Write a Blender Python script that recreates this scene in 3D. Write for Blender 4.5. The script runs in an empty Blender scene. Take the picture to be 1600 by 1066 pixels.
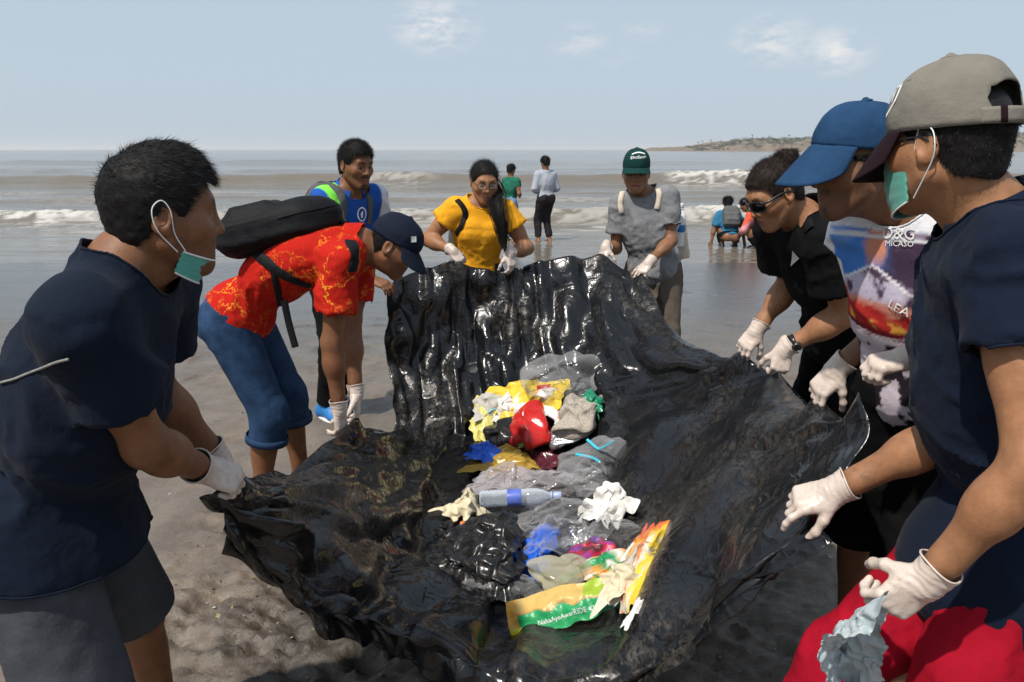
import bpy, math, random
import numpy as np
from mathutils import Vector
from mathutils.bvhtree import BVHTree
random.seed(7)
SC = bpy.context.scene
COL = SC.collection

# ------------------------------------------------------------------ camera
CAM_H = 1.62
FPX = 1200.0                      # focal length in pixels of a 1600 px wide frame
PITCH = math.atan(299 / FPX)
cam_d = bpy.data.cameras.new('camera')
cam = bpy.data.objects.new('camera', cam_d)
COL.objects.link(cam)
cam.location = (0, 0, CAM_H)
cam.rotation_euler = (math.radians(90) - PITCH, 0, 0)
cam_d.sensor_width = 36.0
cam_d.lens = 36.0 * FPX / 1600.0
cam_d.clip_start = 0.05
cam_d.clip_end = 30000
SC.camera = cam
SC.cycles.max_bounces = 6; SC.cycles.volume_bounces = 2; SC.cycles.diffuse_bounces = 2; SC.cycles.glossy_bounces = 3; SC.cycles.transmission_bounces = 4; SC.cycles.transparent_max_bounces = 8
SC.cycles.use_adaptive_sampling = True; SC.cycles.adaptive_threshold = .02; SC.cycles.use_denoising = True
SC.cycles.caustics_reflective = False; SC.cycles.caustics_refractive = False

# ------------------------------------------------------------------ sky and sun
SUN_EL = math.radians(57)
SUN_AZ = math.radians(222)         # compass-like: 0 = +Y (sea), clockwise; behind the camera and to its left
W = bpy.data.worlds.new('World')
SC.world = W
W.use_nodes = True
nt = W.node_tree
nt.nodes.clear()
wo = nt.nodes.new('ShaderNodeOutputWorld')
bg = nt.nodes.new('ShaderNodeBackground')
sky = nt.nodes.new('ShaderNodeTexSky')
sky.sky_type = 'NISHITA'
sky.sun_disc = False
sky.sun_elevation = SUN_EL
sky.sun_rotation = SUN_AZ
sky.air_density = 1.0
sky.dust_density = 2.2
sky.ozone_density = 1.4
bg.inputs['Strength'].default_value = 0.10
# thin milky haze over the whole sky, and a few small clouds high over the sea
mixh = nt.nodes.new('ShaderNodeMix'); mixh.data_type = 'RGBA'
mixh.inputs['B'].default_value = (5.35, 6.45, 7.55, 1)
nt.links.new(sky.outputs['Color'], mixh.inputs['A'])
tc = nt.nodes.new('ShaderNodeTexCoord')
# the haze thins towards the zenith
sepz = nt.nodes.new('ShaderNodeSeparateXYZ'); nt.links.new(tc.outputs['Generated'], sepz.inputs[0])
hzr = nt.nodes.new('ShaderNodeMapRange'); hzr.interpolation_type = 'SMOOTHSTEP'
hzr.inputs['From Min'].default_value = .10; hzr.inputs['From Max'].default_value = .75; hzr.inputs['To Min'].default_value = .86; hzr.inputs['To Max'].default_value = .62
nt.links.new(sepz.outputs['Z'], hzr.inputs['Value']); nt.links.new(hzr.outputs[0], mixh.inputs['Factor'])
mp = nt.nodes.new('ShaderNodeMapping')
mp.inputs['Scale'].default_value = (1.0, 1.0, 2.6)
nt.links.new(tc.outputs['Generated'], mp.inputs['Vector'])
nz = nt.nodes.new('ShaderNodeTexNoise')
nz.inputs['Scale'].default_value = 24.0
nz.inputs['Detail'].default_value = 5.0
nz.inputs['Roughness'].default_value = 0.62
nt.links.new(mp.outputs['Vector'], nz.inputs['Vector'])
prev = None
# direction of each cloud, angular radius
for (cx, cy, rx, w) in ((682, 40, .052, 1.1), (905, 64, .034, .6), (1008, 44, .026, .45), (1205, 64, .046, .9), (1305, 80, .042, .95), (972, 92, .026, .22),
                        (200, -150, .06, .6), (1500, -220, .07, .6), (760, -330, .06, .6)):
    u, v = (cx - 800) / FPX, (533 - cy) / FPX
    d = Vector((u, math.cos(PITCH) + v * math.sin(PITCH), v * math.cos(PITCH) - math.sin(PITCH))).normalized()
    sub = nt.nodes.new('ShaderNodeVectorMath'); sub.operation = 'SUBTRACT'
    sub.inputs[1].default_value = d
    nt.links.new(tc.outputs['Generated'], sub.inputs[0])
    sc_ = nt.nodes.new('ShaderNodeVectorMath'); sc_.operation = 'MULTIPLY'
    sc_.inputs[1].default_value = (0.8, 1, 1.35)
    nt.links.new(sub.outputs[0], sc_.inputs[0])
    ln = nt.nodes.new('ShaderNodeVectorMath'); ln.operation = 'LENGTH'
    nt.links.new(sc_.outputs[0], ln.inputs[0])
    mr = nt.nodes.new('ShaderNodeMapRange')
    mr.inputs['From Min'].default_value = rx
    mr.inputs['From Max'].default_value = 0
    mr.inputs['To Min'].default_value = 0
    mr.inputs['To Max'].default_value = w
    nt.links.new(ln.outputs['Value'], mr.inputs['Value'])
    if prev is None:
        prev = mr.outputs[0]
    else:
        mx = nt.nodes.new('ShaderNodeMath'); mx.operation = 'MAXIMUM'
        nt.links.new(prev, mx.inputs[0]); nt.links.new(mr.outputs[0], mx.inputs[1])
        prev = mx.outputs[0]
nmr = nt.nodes.new('ShaderNodeMapRange')
nmr.inputs['From Min'].default_value = 0.40
nmr.inputs['From Max'].default_value = 0.60
nt.links.new(nz.outputs['Fac'], nmr.inputs['Value'])
mul = nt.nodes.new('ShaderNodeMath'); mul.operation = 'MULTIPLY'; mul.use_clamp = True
nt.links.new(prev, mul.inputs[0]); nt.links.new(nmr.outputs[0], mul.inputs[1])
mixc = nt.nodes.new('ShaderNodeMix'); mixc.data_type = 'RGBA'
mixc.inputs['B'].default_value = (8.6, 8.5, 8.5, 1)
nt.links.new(mul.outputs[0], mixc.inputs['Factor'])
nt.links.new(mixh.outputs['Result'], mixc.inputs['A'])
nt.links.new(mixc.outputs['Result'], bg.inputs['Color'])
nt.links.new(bg.outputs[0], wo.inputs['Surface'])
W.cycles.sampling_method = 'MANUAL'; W.cycles.sample_map_resolution = 256

sun_d = bpy.data.lights.new('sun', 'SUN')
sun_d.energy = 4.5
sun_d.angle = math.radians(1.2)
sun_d.color = (1.0, 0.94, 0.85)
sun = bpy.data.objects.new('sun', sun_d)
COL.objects.link(sun)
sv = Vector((math.sin(SUN_AZ) * math.cos(SUN_EL), math.cos(SUN_AZ) * math.cos(SUN_EL), math.sin(SUN_EL)))
sun.rotation_euler = sv.to_track_quat('Z', 'Y').to_euler()
SC.view_settings.view_transform = 'Standard'
SC.view_settings.look = 'None'
SC.view_settings.gamma = 1.0
SC.view_settings.exposure = 0.0
SC.view_settings.use_curve_mapping = False

# ------------------------------------------------------------------ small maths
_c, _s = math.cos(PITCH), math.sin(PITCH)
def ray(px, py):
    u, v = (px - 800) / FPX, (533 - py) / FPX
    return np.array([u, _c + v * _s, v * _c - _s])
def A(px, py, Y):
    """World point at ground distance Y that the frame shows at (px, py)."""
    d = ray(px, py)
    return np.array([0, 0, CAM_H]) + d * (Y / d[1])
def AZ(px, py, z=0.0):
    d = ray(px, py)
    return np.array([0, 0, CAM_H]) + d * ((z - CAM_H) / d[2])
def V3(*a): return np.array(a, float)
def unit(v):
    v = np.asarray(v, float); return v / (np.linalg.norm(v) + 1e-12)
def orth(v, axis):
    axis = unit(axis); v = np.asarray(v, float); return unit(v - axis * np.dot(v, axis))
def lerp(a, b, t): return a + (b - a) * t
def sstep(a, b, x):
    t = np.clip((x - a) / (b - a), 0, 1); return t * t * (3 - 2 * t)
def rotv(v, axis, ang):
    axis = unit(axis); v = np.asarray(v, float)
    return v * math.cos(ang) + np.cross(axis, v) * math.sin(ang) + axis * np.dot(axis, v) * (1 - math.cos(ang))

def _hash(ix, iy, iz, seed):
    h = (ix.astype(np.int64) * 374761393 + iy.astype(np.int64) * 668265263 + iz.astype(np.int64) * 2147483647 + seed * 1274126177) & 0xffffffff
    h = ((h ^ (h >> 13)) * 1274126177) & 0xffffffff
    h = (h ^ (h >> 16)) & 0xffff
    return h.astype(np.float32) / 32767.5 - 1
def vnoise(P, seed=0):
    P = np.asarray(P, np.float64)
    i = np.floor(P).astype(np.int64); f = (P - i).astype(np.float32)
    f = f * f * f * (f * (f * 6 - 15) + 10)
    o = 0
    for dx in (0, 1):
        wx = f[:, 0] if dx else 1 - f[:, 0]
        for dy in (0, 1):
            wy = f[:, 1] if dy else 1 - f[:, 1]
            for dz in (0, 1):
                wz = f[:, 2] if dz else 1 - f[:, 2]
                o = o + wx * wy * wz * _hash(i[:, 0] + dx, i[:, 1] + dy, i[:, 2] + dz, seed)
    return o
ROT = np.array([[.36, .48, -.8], [-.8, .6, 0], [.48, .64, .6]])
def fbm(P, oct=4, seed=0, gain=.5, ridged=False):
    a, o = 1.0, 0
    P = np.asarray(P, float) @ ROT.T
    for k in range(oct):
        n = vnoise(P * (2 ** k) + 17.3 * k, seed + k)
        if ridged: n = 1 - 2 * np.abs(n)
        o = o + a * n; a *= gain
    return o

# ------------------------------------------------------------------ implicit surfaces
def cap_(a, b, ra, rb=None, k=.02, op='+'):
    return ('c', np.asarray(a, np.float32), np.asarray(b, np.float32), float(ra), float(ra if rb is None else rb), k, op)
def ell_(c, rad, R=None, k=.02, op='+'):
    R = np.eye(3) if R is None else np.asarray(R)          # rows: local axes in world
    return ('e', np.asarray(c, np.float32), np.asarray(rad, np.float32), R.astype(np.float32), 0, k, op)
def box_(c, half, R=None, r=.01, k=.01, op='+'):
    R = np.eye(3) if R is None else np.asarray(R)
    return ('b', np.asarray(c, np.float32), np.asarray(half, np.float32), R.astype(np.float32), r, k, op)
def cut_(a, b, ra, rb, end, dr, k=.02):
    return ('h', np.asarray(a, np.float32), np.asarray(b, np.float32), float(ra), float(rb), k, '+', np.asarray(end, np.float32), np.asarray(dr, np.float32))
def prim(p, P):
    if p[0] == 'h':
        return np.maximum(prim(('c',) + p[1:], P), (P - p[7]) @ p[8])
    if p[0] == 'c':
        ab = p[2] - p[1]; q = P - p[1]
        t = np.clip(q @ ab / (ab @ ab + 1e-12), 0, 1)
        q = q - t[:, None] * ab
        return np.sqrt(np.einsum('ij,ij->i', q, q)) - (p[3] + (p[4] - p[3]) * t)
    q = (P - p[1]) @ p[3].T
    if p[0] == 'e':
        k0 = np.sqrt(np.sum((q / p[2]) ** 2, 1)); k1 = np.sqrt(np.sum((q / p[2] ** 2) ** 2, 1))
        return k0 * (k0 - 1) / np.maximum(k1, 1e-6)
    d = np.abs(q) - (p[2] - p[4])
    return np.sqrt(np.sum(np.maximum(d, 0) ** 2, 1)) + np.minimum(d.max(1), 0) - p[4]
def sdf(prims, P):
    P = np.asarray(P, np.float32)
    d = np.full(len(P), 9.0, np.float32)
    for p in prims:
        e = prim(p, P); k = p[5]
        if p[6] == '-':
            e = -e; hh = np.clip(.5 + .5 * (e - d) / k, 0, 1); d = d + (e - d) * hh + k * hh * (1 - hh)
        else:
            hh = np.clip(.5 + .5 * (d - e) / k, 0, 1); d = d + (e - d) * hh - k * hh * (1 - hh)
    return d
def bounds(prims):
    lo, hi = np.full(3, 1e9), np.full(3, -1e9)
    for p in prims:
        if p[6] == '-': continue
        if p[0] in 'ch':
            for q, r in ((p[1], p[3]), (p[2], p[4])):
                lo = np.minimum(lo, q - r); hi = np.maximum(hi, q + r)
        else:
            r = np.abs(p[3].T) @ p[2]
            lo = np.minimum(lo, p[1] - r); hi = np.maximum(hi, p[1] + r)
    return lo, hi
def nets(prims, h, pad=.03, disp=None):
    """Surface-nets mesh of the smooth union of prims on a grid of step h."""
    lo, hi = bounds(prims); lo = lo - pad; hi = hi + pad
    B = 4
    nb = np.ceil((hi - lo) / (h * B)).astype(int) + 1
    g = [np.arange(n) for n in nb]
    C = np.stack(np.meshgrid(*g, indexing='ij'), -1).reshape(-1, 3)
    cd = sdf(prims, lo + (C + .5) * (h * B))
    D = np.repeat(np.repeat(np.repeat(cd.reshape(nb), B, 0), B, 1), B, 2)
    near = np.abs(cd) < h * B * 1.9
    Cn = C[near]
    off = np.stack(np.meshgrid(*[np.arange(B)] * 3, indexing='ij'), -1).reshape(-1, 3)
    I = (Cn[:, None, :] * B + off[None]).reshape(-1, 3)
    P = lo + I * h
    d = sdf(prims, P)
    if disp is not None: d = d + disp(P)
    D[I[:, 0], I[:, 1], I[:, 2]] = d
    ins = D < 0
    n = np.array(D.shape)
    s = np.zeros(n - 1, np.int8)
    for dx in (0, 1):
        for dy in (0, 1):
            for dz in (0, 1):
                s += ins[dx:n[0] - 1 + dx, dy:n[1] - 1 + dy, dz:n[2] - 1 + dz]
    act = np.argwhere((s > 0) & (s < 8))
    idx = -np.ones(n - 1, np.int32); idx[act[:, 0], act[:, 1], act[:, 2]] = np.arange(len(act))
    acc = np.zeros((len(act), 3)); cnt = np.zeros(len(act))
    cor = [(0, 0, 0), (1, 0, 0), (0, 1, 0), (1, 1, 0), (0, 0, 1), (1, 0, 1), (0, 1, 1), (1, 1, 1)]
    vals = [D[act[:, 0] + a, act[:, 1] + b, act[:, 2] + c] for a, b, c in cor]
    for i in range(8):
        for j in range(i + 1, 8):
            if sum(abs(cor[i][q] - cor[j][q]) for q in range(3)) != 1: continue
            m = (vals[i] < 0) != (vals[j] < 0)
            t = vals[i] / np.where(np.abs(vals[i] - vals[j]) < 1e-9, 1, vals[i] - vals[j])
            pos = np.array(cor[i]) + t[:, None] * (np.array(cor[j]) - np.array(cor[i]))
            acc[m] += pos[m]; cnt[m] += 1
    V = lo + (act + acc / np.maximum(cnt, 1)[:, None]) * h
    F = []
    for ax in range(3):
        a = [slice(None)] * 3; b = [slice(None)] * 3
        a[ax] = slice(0, n[ax] - 1); b[ax] = slice(1, n[ax])
        cr = np.argwhere(ins[tuple(a)] != ins[tuple(b)])
        o1, o2 = (ax + 1) % 3, (ax + 2) % 3
        cr = cr[(cr[:, o1] > 0) & (cr[:, o2] > 0) & (cr[:, o1] < n[o1] - 1) & (cr[:, o2] < n[o2] - 1)]
        q = []
        for (p1, p2) in ((1, 1), (0, 1), (0, 0), (1, 0)):
            c = cr.copy(); c[:, o1] -= p1; c[:, o2] -= p2
            q.append(idx[c[:, 0], c[:, 1], c[:, 2]])
        q = np.stack(q, 1)
        fl = ~ins[cr[:, 0], cr[:, 1], cr[:, 2]]
        q[fl] = q[fl][:, ::-1]
        F.append(q)
    F = np.concatenate(F); F = F[(F >= 0).all(1)]
    return V, F
def edges_of(F):
    E = np.concatenate([np.stack([F[:, i], F[:, (i + 1) % F.shape[1]]], 1) for i in range(F.shape[1])])
    E = np.sort(E, 1); return np.unique(E[:, 0].astype(np.int64) * 10000000 + E[:, 1])
def edges(F):
    e = edges_of(F); return np.stack([e // 10000000, e % 10000000], 1)
def smooth(V, F, it=1, a=.5, fix=None):
    E = edges(F); n = len(V)
    val = np.bincount(E.ravel(), minlength=n).clip(1)
    for _ in range(it):
        S = np.stack([np.bincount(E[:, 0], V[E[:, 1], k], n) + np.bincount(E[:, 1], V[E[:, 0], k], n) for k in range(3)], 1) / val[:, None]
        N = V + a * (S - V)
        if fix is not None: N[fix] = V[fix]
        V = N
    return V
def vnormals(V, F):
    a = V[F[:, 0]]; b = V[F[:, 1]]; c = V[F[:, 2]]
    nn = np.cross(b - a, c - a)
    if F.shape[1] == 4: nn = nn + np.cross(c - a, V[F[:, 3]] - a)
    n = np.stack([sum(np.bincount(F[:, i], nn[:, k], len(V)) for i in range(F.shape[1])) for k in range(3)], 1)
    return n / (np.linalg.norm(n, axis=1)[:, None] + 1e-12)
def clip(V, F, h):
    """Keep h < 0; the border is slid onto h = 0."""
    keep = (h[F] < 0).any(1); F = F[keep]
    E = edges(F); V = V.copy()
    a, b = h[E[:, 0]], h[E[:, 1]]
    m = (a < 0) != (b < 0); E = E[m]
    i = np.where(h[E[:, 0]] < 0, E[:, 0], E[:, 1]); o = np.where(h[E[:, 0]] < 0, E[:, 1], E[:, 0])
    t = h[i] / (h[i] - h[o]); X = V[i] + t[:, None] * (V[o] - V[i])
    cnt = np.bincount(o, minlength=len(V))
    S = np.stack([np.bincount(o, X[:, k], len(V)) for k in range(3)], 1)
    mv = cnt > 0; V[mv] = S[mv] / cnt[mv][:, None]
    bad = (h >= 0) & (~mv)
    F = F[~bad[F].any(1)]
    return compact(V, F)
def compact(V, F):
    u, inv = np.unique(F.ravel(), return_inverse=True)
    return V[u], inv.reshape(F.shape)
def border(F, n):
    E = np.concatenate([np.stack([F[:, i], F[:, (i + 1) % F.shape[1]]], 1) for i in range(F.shape[1])])
    E = np.sort(E, 1); k = E[:, 0].astype(np.int64) * 10000000 + E[:, 1]
    u, c = np.unique(k, return_counts=True); u = u[c == 1]
    m = np.zeros(n, bool); m[u // 10000000] = True; m[u % 10000000] = True
    return m
def smooth_border(V, F, it=4, a=.5):
    E = np.concatenate([np.stack([F[:, i], F[:, (i + 1) % F.shape[1]]], 1) for i in range(F.shape[1])]); E = np.sort(E, 1)
    k = E[:, 0].astype(np.int64) * 10000000 + E[:, 1]; u, c = np.unique(k, return_counts=True); u = u[c == 1]
    E = np.stack([u // 10000000, u % 10000000], 1); n = len(V); cnt = np.bincount(E.ravel(), minlength=n); m = cnt > 0
    V = V.copy()
    for _ in range(it):
        S = np.stack([np.bincount(E[:, 0], V[E[:, 1], q], n) + np.bincount(E[:, 1], V[E[:, 0], q], n) for q in range(3)], 1)
        V[m] += a * (S[m] / cnt[m][:, None] - V[m])
    return V
def folds(V, R, seed, amp=.007, a=(6, 6, 15), b=(15, 15, 4)):
    L = V @ np.asarray(R).T; w = vnoise(L * 3, seed + 5)[:, None] * .12
    r2 = np.array([[.94, 0, -.34], [0, 1, 0], [.34, 0, .94]])
    f1 = (1 - np.abs(vnoise((L @ r2 + w) * np.array(a), seed))) ** 3 * 2 - .7; f2 = (1 - np.abs(vnoise((L @ r2.T - w) * np.array(b) + 7, seed + 1))) ** 3 * 2 - .7
    m = sstep(-.4, .5, vnoise(L * 4.5, seed + 2)); m2 = sstep(-.3, .6, vnoise(L * 5 + 3, seed + 3))
    return amp * (f1 * m + .8 * f2 * m2)
def buckle(V, F, stretch=1.05, iters=80, lim=(-.003, .02), grav=(0, 0, -.0003), bend=.12, pin=None, seed=0, jitter=.002, hold=.0, L0=None, floor=None, damp=.86, aniso=None, hp=0, gain=1.0, pre=None, wt=None):
    """Cloth relaxation: the sheet has more length than its form allows, so it folds."""
    V0 = V.copy(); N0 = vnormals(V, F)
    E = edges(F)
    if F.shape[1] == 4:
        E = np.concatenate([E, F[:, [0, 2]], F[:, [1, 3]]])
    n = len(V)
    rng = np.random.default_rng(seed)
    if L0 is None:
        L0 = np.linalg.norm(V[E[:, 0]] - V[E[:, 1]], axis=1)
        st = stretch if wt is None else 1 + (stretch - 1) * .5 * (wt[E[:, 0]] + wt[E[:, 1]])
        if aniso is not None:
            d = np.abs(((V[E[:, 0]] - V[E[:, 1]]) / L0[:, None]) @ unit(aniso)); st = 1 + (st - 1) * (.3 + .7 * d)
        L0 = L0 * st
    val = np.bincount(E.ravel(), minlength=n).clip(1)[:, None]
    V = V + N0 * (fbm(V * 30, 3, seed)[:, None] * jitter)
    if pre is not None: V = V + N0 * pre[:, None]
    vel = np.zeros_like(V); g = np.asarray(grav)
    fr = np.ones((n, 1)) if pin is None else (1 - np.asarray(pin, float))[:, None]
    i, j = E[:, 0], E[:, 1]
    for _ in range(iters):
        X = V.copy()
        V = V + (vel * damp + g) * fr
        for _k in range(2):
            d = V[j] - V[i]; l = np.sqrt(np.einsum('ij,ij->i', d, d)) + 1e-9
            c = d * ((l - L0) / l * .5)[:, None]
            S = np.stack([np.bincount(i, c[:, k], n) - np.bincount(j, c[:, k], n) for k in range(3)], 1)
            V = V + fr * S / val * 1.7
        S = np.stack([np.bincount(i, V[j, k], n) + np.bincount(j, V[i, k], n) for k in range(3)], 1) / val
        V = V + fr * bend * (S - V)
        dv = V - V0
        if lim is not None:
            q = np.einsum('ij,ij->i', dv, N0); V = V + ((np.clip(q, lim[0], lim[1]) - q)[:, None]) * N0 * fr
            dv = V - V0
        if hold: V = V - hold * dv * fr
        if floor is not None:
            V[:, 2] = np.maximum(V[:, 2], floor(V))
        vel = V - X
    if hp:
        D = V - V0; G_ = smooth(D, F, hp, .6); V = V0 + (D - G_) * gain
    return V

# ------------------------------------------------------------------ objects
def mesh(name, V, F, mat, parent=None, base=None, smooth_=True, col=None, thick=0, sub=0, uv=None):
    """Links ONE mesh object; V in world coordinates. base: origin of a top-level thing."""
    V = np.asarray(V, float)
    if parent is not None: org = np.array(parent['_o'])
    else: org = np.array(base if base is not None else (0, 0, 0), float)
    me = bpy.data.meshes.new(name)
    if isinstance(F, np.ndarray):
        k = F.shape[1]
        me.vertices.add(len(V)); me.vertices.foreach_set('co', (V - org).astype(np.float32).ravel())
        me.loops.add(F.size); me.loops.foreach_set('vertex_index', F.astype(np.int32).ravel())
        me.polygons.add(len(F)); me.polygons.foreach_set('loop_start', np.arange(0, F.size, k, dtype=np.int32))
        me.update(calc_edges=True)
    else:
        me.from_pydata((V - org).tolist(), [], [list(map(int, f)) for f in F])
    me.validate()
    if smooth_: me.polygons.foreach_set('use_smooth', np.ones(len(me.polygons), bool))
    if col is not None:
        col = np.asarray(col, np.float32)
        if col.shape[1] == 3: col = np.concatenate([col, np.ones((len(col), 1), np.float32)], 1)
        at = me.color_attributes.new('col', 'FLOAT_COLOR', 'POINT'); at.data.foreach_set('color', col.ravel())
    me.materials.append(mat)
    o = bpy.data.objects.new(name, me); COL.objects.link(o)
    o['_o'] = [float(x) for x in org]
    if parent is not None: o.parent = parent
    else: o.location = org
    if thick:
        m = o.modifiers.new('thickness', 'SOLIDIFY'); m.thickness = abs(thick); m.offset = -1 if thick > 0 else 1
    if sub:
        m = o.modifiers.new('smooth', 'SUBSURF'); m.levels = sub; m.render_levels = sub
    return o
def empty(name, base):
    o = bpy.data.objects.new(name, None); COL.objects.link(o); o.empty_display_size = .1
    o.location = base; o['_o'] = [float(x) for x in base]
    return o
def tag(o, label=None, cat=None, group=None, kind=None):
    if label: o['label'] = label
    if cat: o['category'] = cat
    if group: o['group'] = group
    if kind: o['kind'] = kind
    return o
def join(parts):
    Vs, Fs, n = [], [], 0
    for V, F in parts:
        Vs.append(np.asarray(V, float)); Fs.append(np.asarray(F) + n); n += len(V)
    return np.concatenate(Vs), np.concatenate(Fs)
def grid_faces(nu, nv, wrap=False):
    """vertices indexed u*nv+v"""
    u, v = np.meshgrid(np.arange(nu if wrap else nu - 1), np.arange(nv - 1), indexing='ij')
    u = u.ravel(); v = v.ravel(); u2 = (u + 1) % nu
    return np.stack([u * nv + v, u2 * nv + v, u2 * nv + v + 1, u * nv + v + 1], 1)
def catmull(P, m):
    """Resample control points P (n,d) to m points along a Catmull-Rom curve."""
    P = np.asarray(P, float); n = len(P)
    Q = np.concatenate([[2 * P[0] - P[1]], P, [2 * P[-1] - P[-2]]])
    t = np.linspace(0, n - 1, m); i = np.clip(np.floor(t).astype(int), 0, n - 2); f = (t - i)[:, None]
    a, b, c, d = Q[i], Q[i + 1], Q[i + 2], Q[i + 3]
    return .5 * (2 * b + (c - a) * f + (2 * a - 5 * b + 4 * c - d) * f ** 2 + (3 * b - a - 3 * c + d) * f ** 3)
def tube(path, r, m=24, sides=8, closed=False):
    P = catmull(path, m) if m else np.asarray(path, float)
    n = len(P); T = np.gradient(P, axis=0)
    T /= np.linalg.norm(T, axis=1)[:, None] + 1e-12
    r = np.interp(np.linspace(0, 1, n), np.linspace(0, 1, len(np.atleast_1d(r))), np.atleast_1d(r)) if np.ndim(r) else np.full(n, r)
    up = np.array([0, 0, 1.0]) if abs(T[0, 2]) < .9 else np.array([1.0, 0, 0])
    V = []
    for i in range(n):
        a = orth(up, T[i]); b = np.cross(T[i], a); up = a
        th = np.linspace(0, 2 * np.pi, sides, endpoint=False)
        V.append(P[i] + r[i] * (np.cos(th)[:, None] * a + np.sin(th)[:, None] * b))
    V = np.concatenate(V)
    F = grid_faces(sides, n, True)
    F = np.stack([(F % n) * sides + F // n], 0)[0]           # index swap: vertex = ring*sides + side
    return V, F[:, ::-1]
def ribbon(path, nrm, width, m=30, thick=.004):
    """Flat strap along a path; nrm: outward normals at the control points."""
    P = catmull(path, m); N = catmull(nrm, m)
    T = np.gradient(P, axis=0); T /= np.linalg.norm(T, axis=1)[:, None]
    S = np.cross(T, N); S /= np.linalg.norm(S, axis=1)[:, None]
    N = np.cross(S, T)
    w = width / 2
    prof = [(-w, 0), (-w * .8, thick), (w * .8, thick), (w, 0)]
    V = np.stack([P + S * a + N * b for a, b in prof], 1).reshape(-1, 3)
    F = grid_faces(m, 4)
    return V, F
def bvh(V, F): return BVHTree.FromPolygons([tuple(v) for v in V], [tuple(int(i) for i in f) for f in F])
def shoot(tree, px, py, off=.0):
    d = ray(px, py); h = tree.ray_cast(Vector((0, 0, CAM_H)), Vector(d).normalized())
    if h[0] is None: return None, None
    n = np.array(h[1]); n = n if np.dot(n, d) < 0 else -n
    return np.array(h[0]) + n * off, n
# ------------------------------------------------------------------ materials
def mat(name, base=(.5, .5, .5), rough=.6, var=0, vscale=8, bump=0, bscale=60, bdetail=4, bdist=.01, attr=False, spec=.5, metal=0, sheen=0, coat=0, trans=0, alpha=1, sss=0, dirt=None, weave=0, ior=1.45, coatr=.1):
    m = bpy.data.materials.new(name); m.use_nodes = True
    n = m.node_tree.nodes; l = m.node_tree.links
    b = n['Principled BSDF']
    b.inputs['Roughness'].default_value = rough
    b.inputs['Specular IOR Level'].default_value = spec
    b.inputs['Metallic'].default_value = metal
    b.inputs['Sheen Weight'].default_value = sheen
    b.inputs['Coat Weight'].default_value = coat
    b.inputs['Coat Roughness'].default_value = coatr
    b.inputs['Transmission Weight'].default_value = trans
    b.inputs['Alpha'].default_value = alpha
    b.inputs['IOR'].default_value = ior
    if sss:
        b.inputs['Subsurface Weight'].default_value = sss
        b.inputs['Subsurface Radius'].default_value = (.012, .005, .003)
        b.inputs['Subsurface Scale'].default_value = .6
    tc = n.new('ShaderNodeTexCoord')
    src = None
    if attr:
        a = n.new('ShaderNodeAttribute'); a.attribute_name = 'col'; src = a.outputs['Color']
    else:
        r = n.new('ShaderNodeRGB'); r.outputs[0].default_value = (*base, 1); src = r.outputs[0]
    if var:
        t = n.new('ShaderNodeTexNoise'); t.inputs['Scale'].default_value = vscale; t.inputs['Detail'].default_value = 3; t.inputs['Roughness'].default_value = .65
        l.new(tc.outputs['Object'], t.inputs['Vector'])
        mr = n.new('ShaderNodeMapRange'); mr.inputs['From Min'].default_value = .3; mr.inputs['From Max'].default_value = .7
        mr.inputs['To Min'].default_value = 1 - var; mr.inputs['To Max'].default_value = 1 + var
        l.new(t.outputs['Fac'], mr.inputs['Value'])
        mm = n.new('ShaderNodeVectorMath'); mm.operation = 'SCALE'
        l.new(src, mm.inputs[0]); l.new(mr.outputs[0], mm.inputs['Scale']); src = mm.outputs[0]
    if dirt:
        dc, amt, dscale = dirt
        t = n.new('ShaderNodeTexNoise'); t.inputs['Scale'].default_value = dscale; t.inputs['Detail'].default_value = 5; t.inputs['Roughness'].default_value = .7
        l.new(tc.outputs['Object'], t.inputs['Vector'])
        mr = n.new('ShaderNodeMapRange'); mr.inputs['From Min'].default_value = .52; mr.inputs['From Max'].default_value = .68
        mr.inputs['To Max'].default_value = amt
        l.new(t.outputs['Fac'], mr.inputs['Value'])
        mx = n.new('ShaderNodeMix'); mx.data_type = 'RGBA'; mx.inputs['B'].default_value = (*dc, 1)
        l.new(mr.outputs[0], mx.inputs['Factor']); l.new(src, mx.inputs['A']); src = mx.outputs['Result']
        mr2 = n.new('ShaderNodeMath'); mr2.operation = 'MULTIPLY_ADD'; mr2.inputs[1].default_value = max(0, .8 - rough); mr2.inputs[2].default_value = rough
        l.new(mr.outputs[0], mr2.inputs[0]); l.new(mr2.outputs[0], b.inputs['Roughness'])
    l.new(src, b.inputs['Base Color'])
    h = None
    if bump:
        t = n.new('ShaderNodeTexNoise'); t.inputs['Scale'].default_value = bscale; t.inputs['Detail'].default_value = bdetail; t.inputs['Roughness'].default_value = .6
        l.new(tc.outputs['Object'], t.inputs['Vector'])
        bp = n.new('ShaderNodeBump'); bp.inputs['Strength'].default_value = bump; bp.inputs['Distance'].default_value = bdist
        l.new(t.outputs['Fac'], bp.inputs['Height']); l.new(bp.outputs[0], b.inputs['Normal'])
        if weave:
            t2 = n.new('ShaderNodeTexNoise'); t2.inputs['Scale'].default_value = weave; t2.inputs['Detail'].default_value = 2
            l.new(tc.outputs['Object'], t2.inputs['Vector'])
            bp2 = n.new('ShaderNodeBump'); bp2.inputs['Strength'].default_value = .25; bp2.inputs['Distance'].default_value = .0015
            l.new(t2.outputs['Fac'], bp2.inputs['Height']); l.new(bp.outputs[0], bp2.inputs['Normal']); l.new(bp2.outputs[0], b.inputs['Normal'])
    return m
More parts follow.
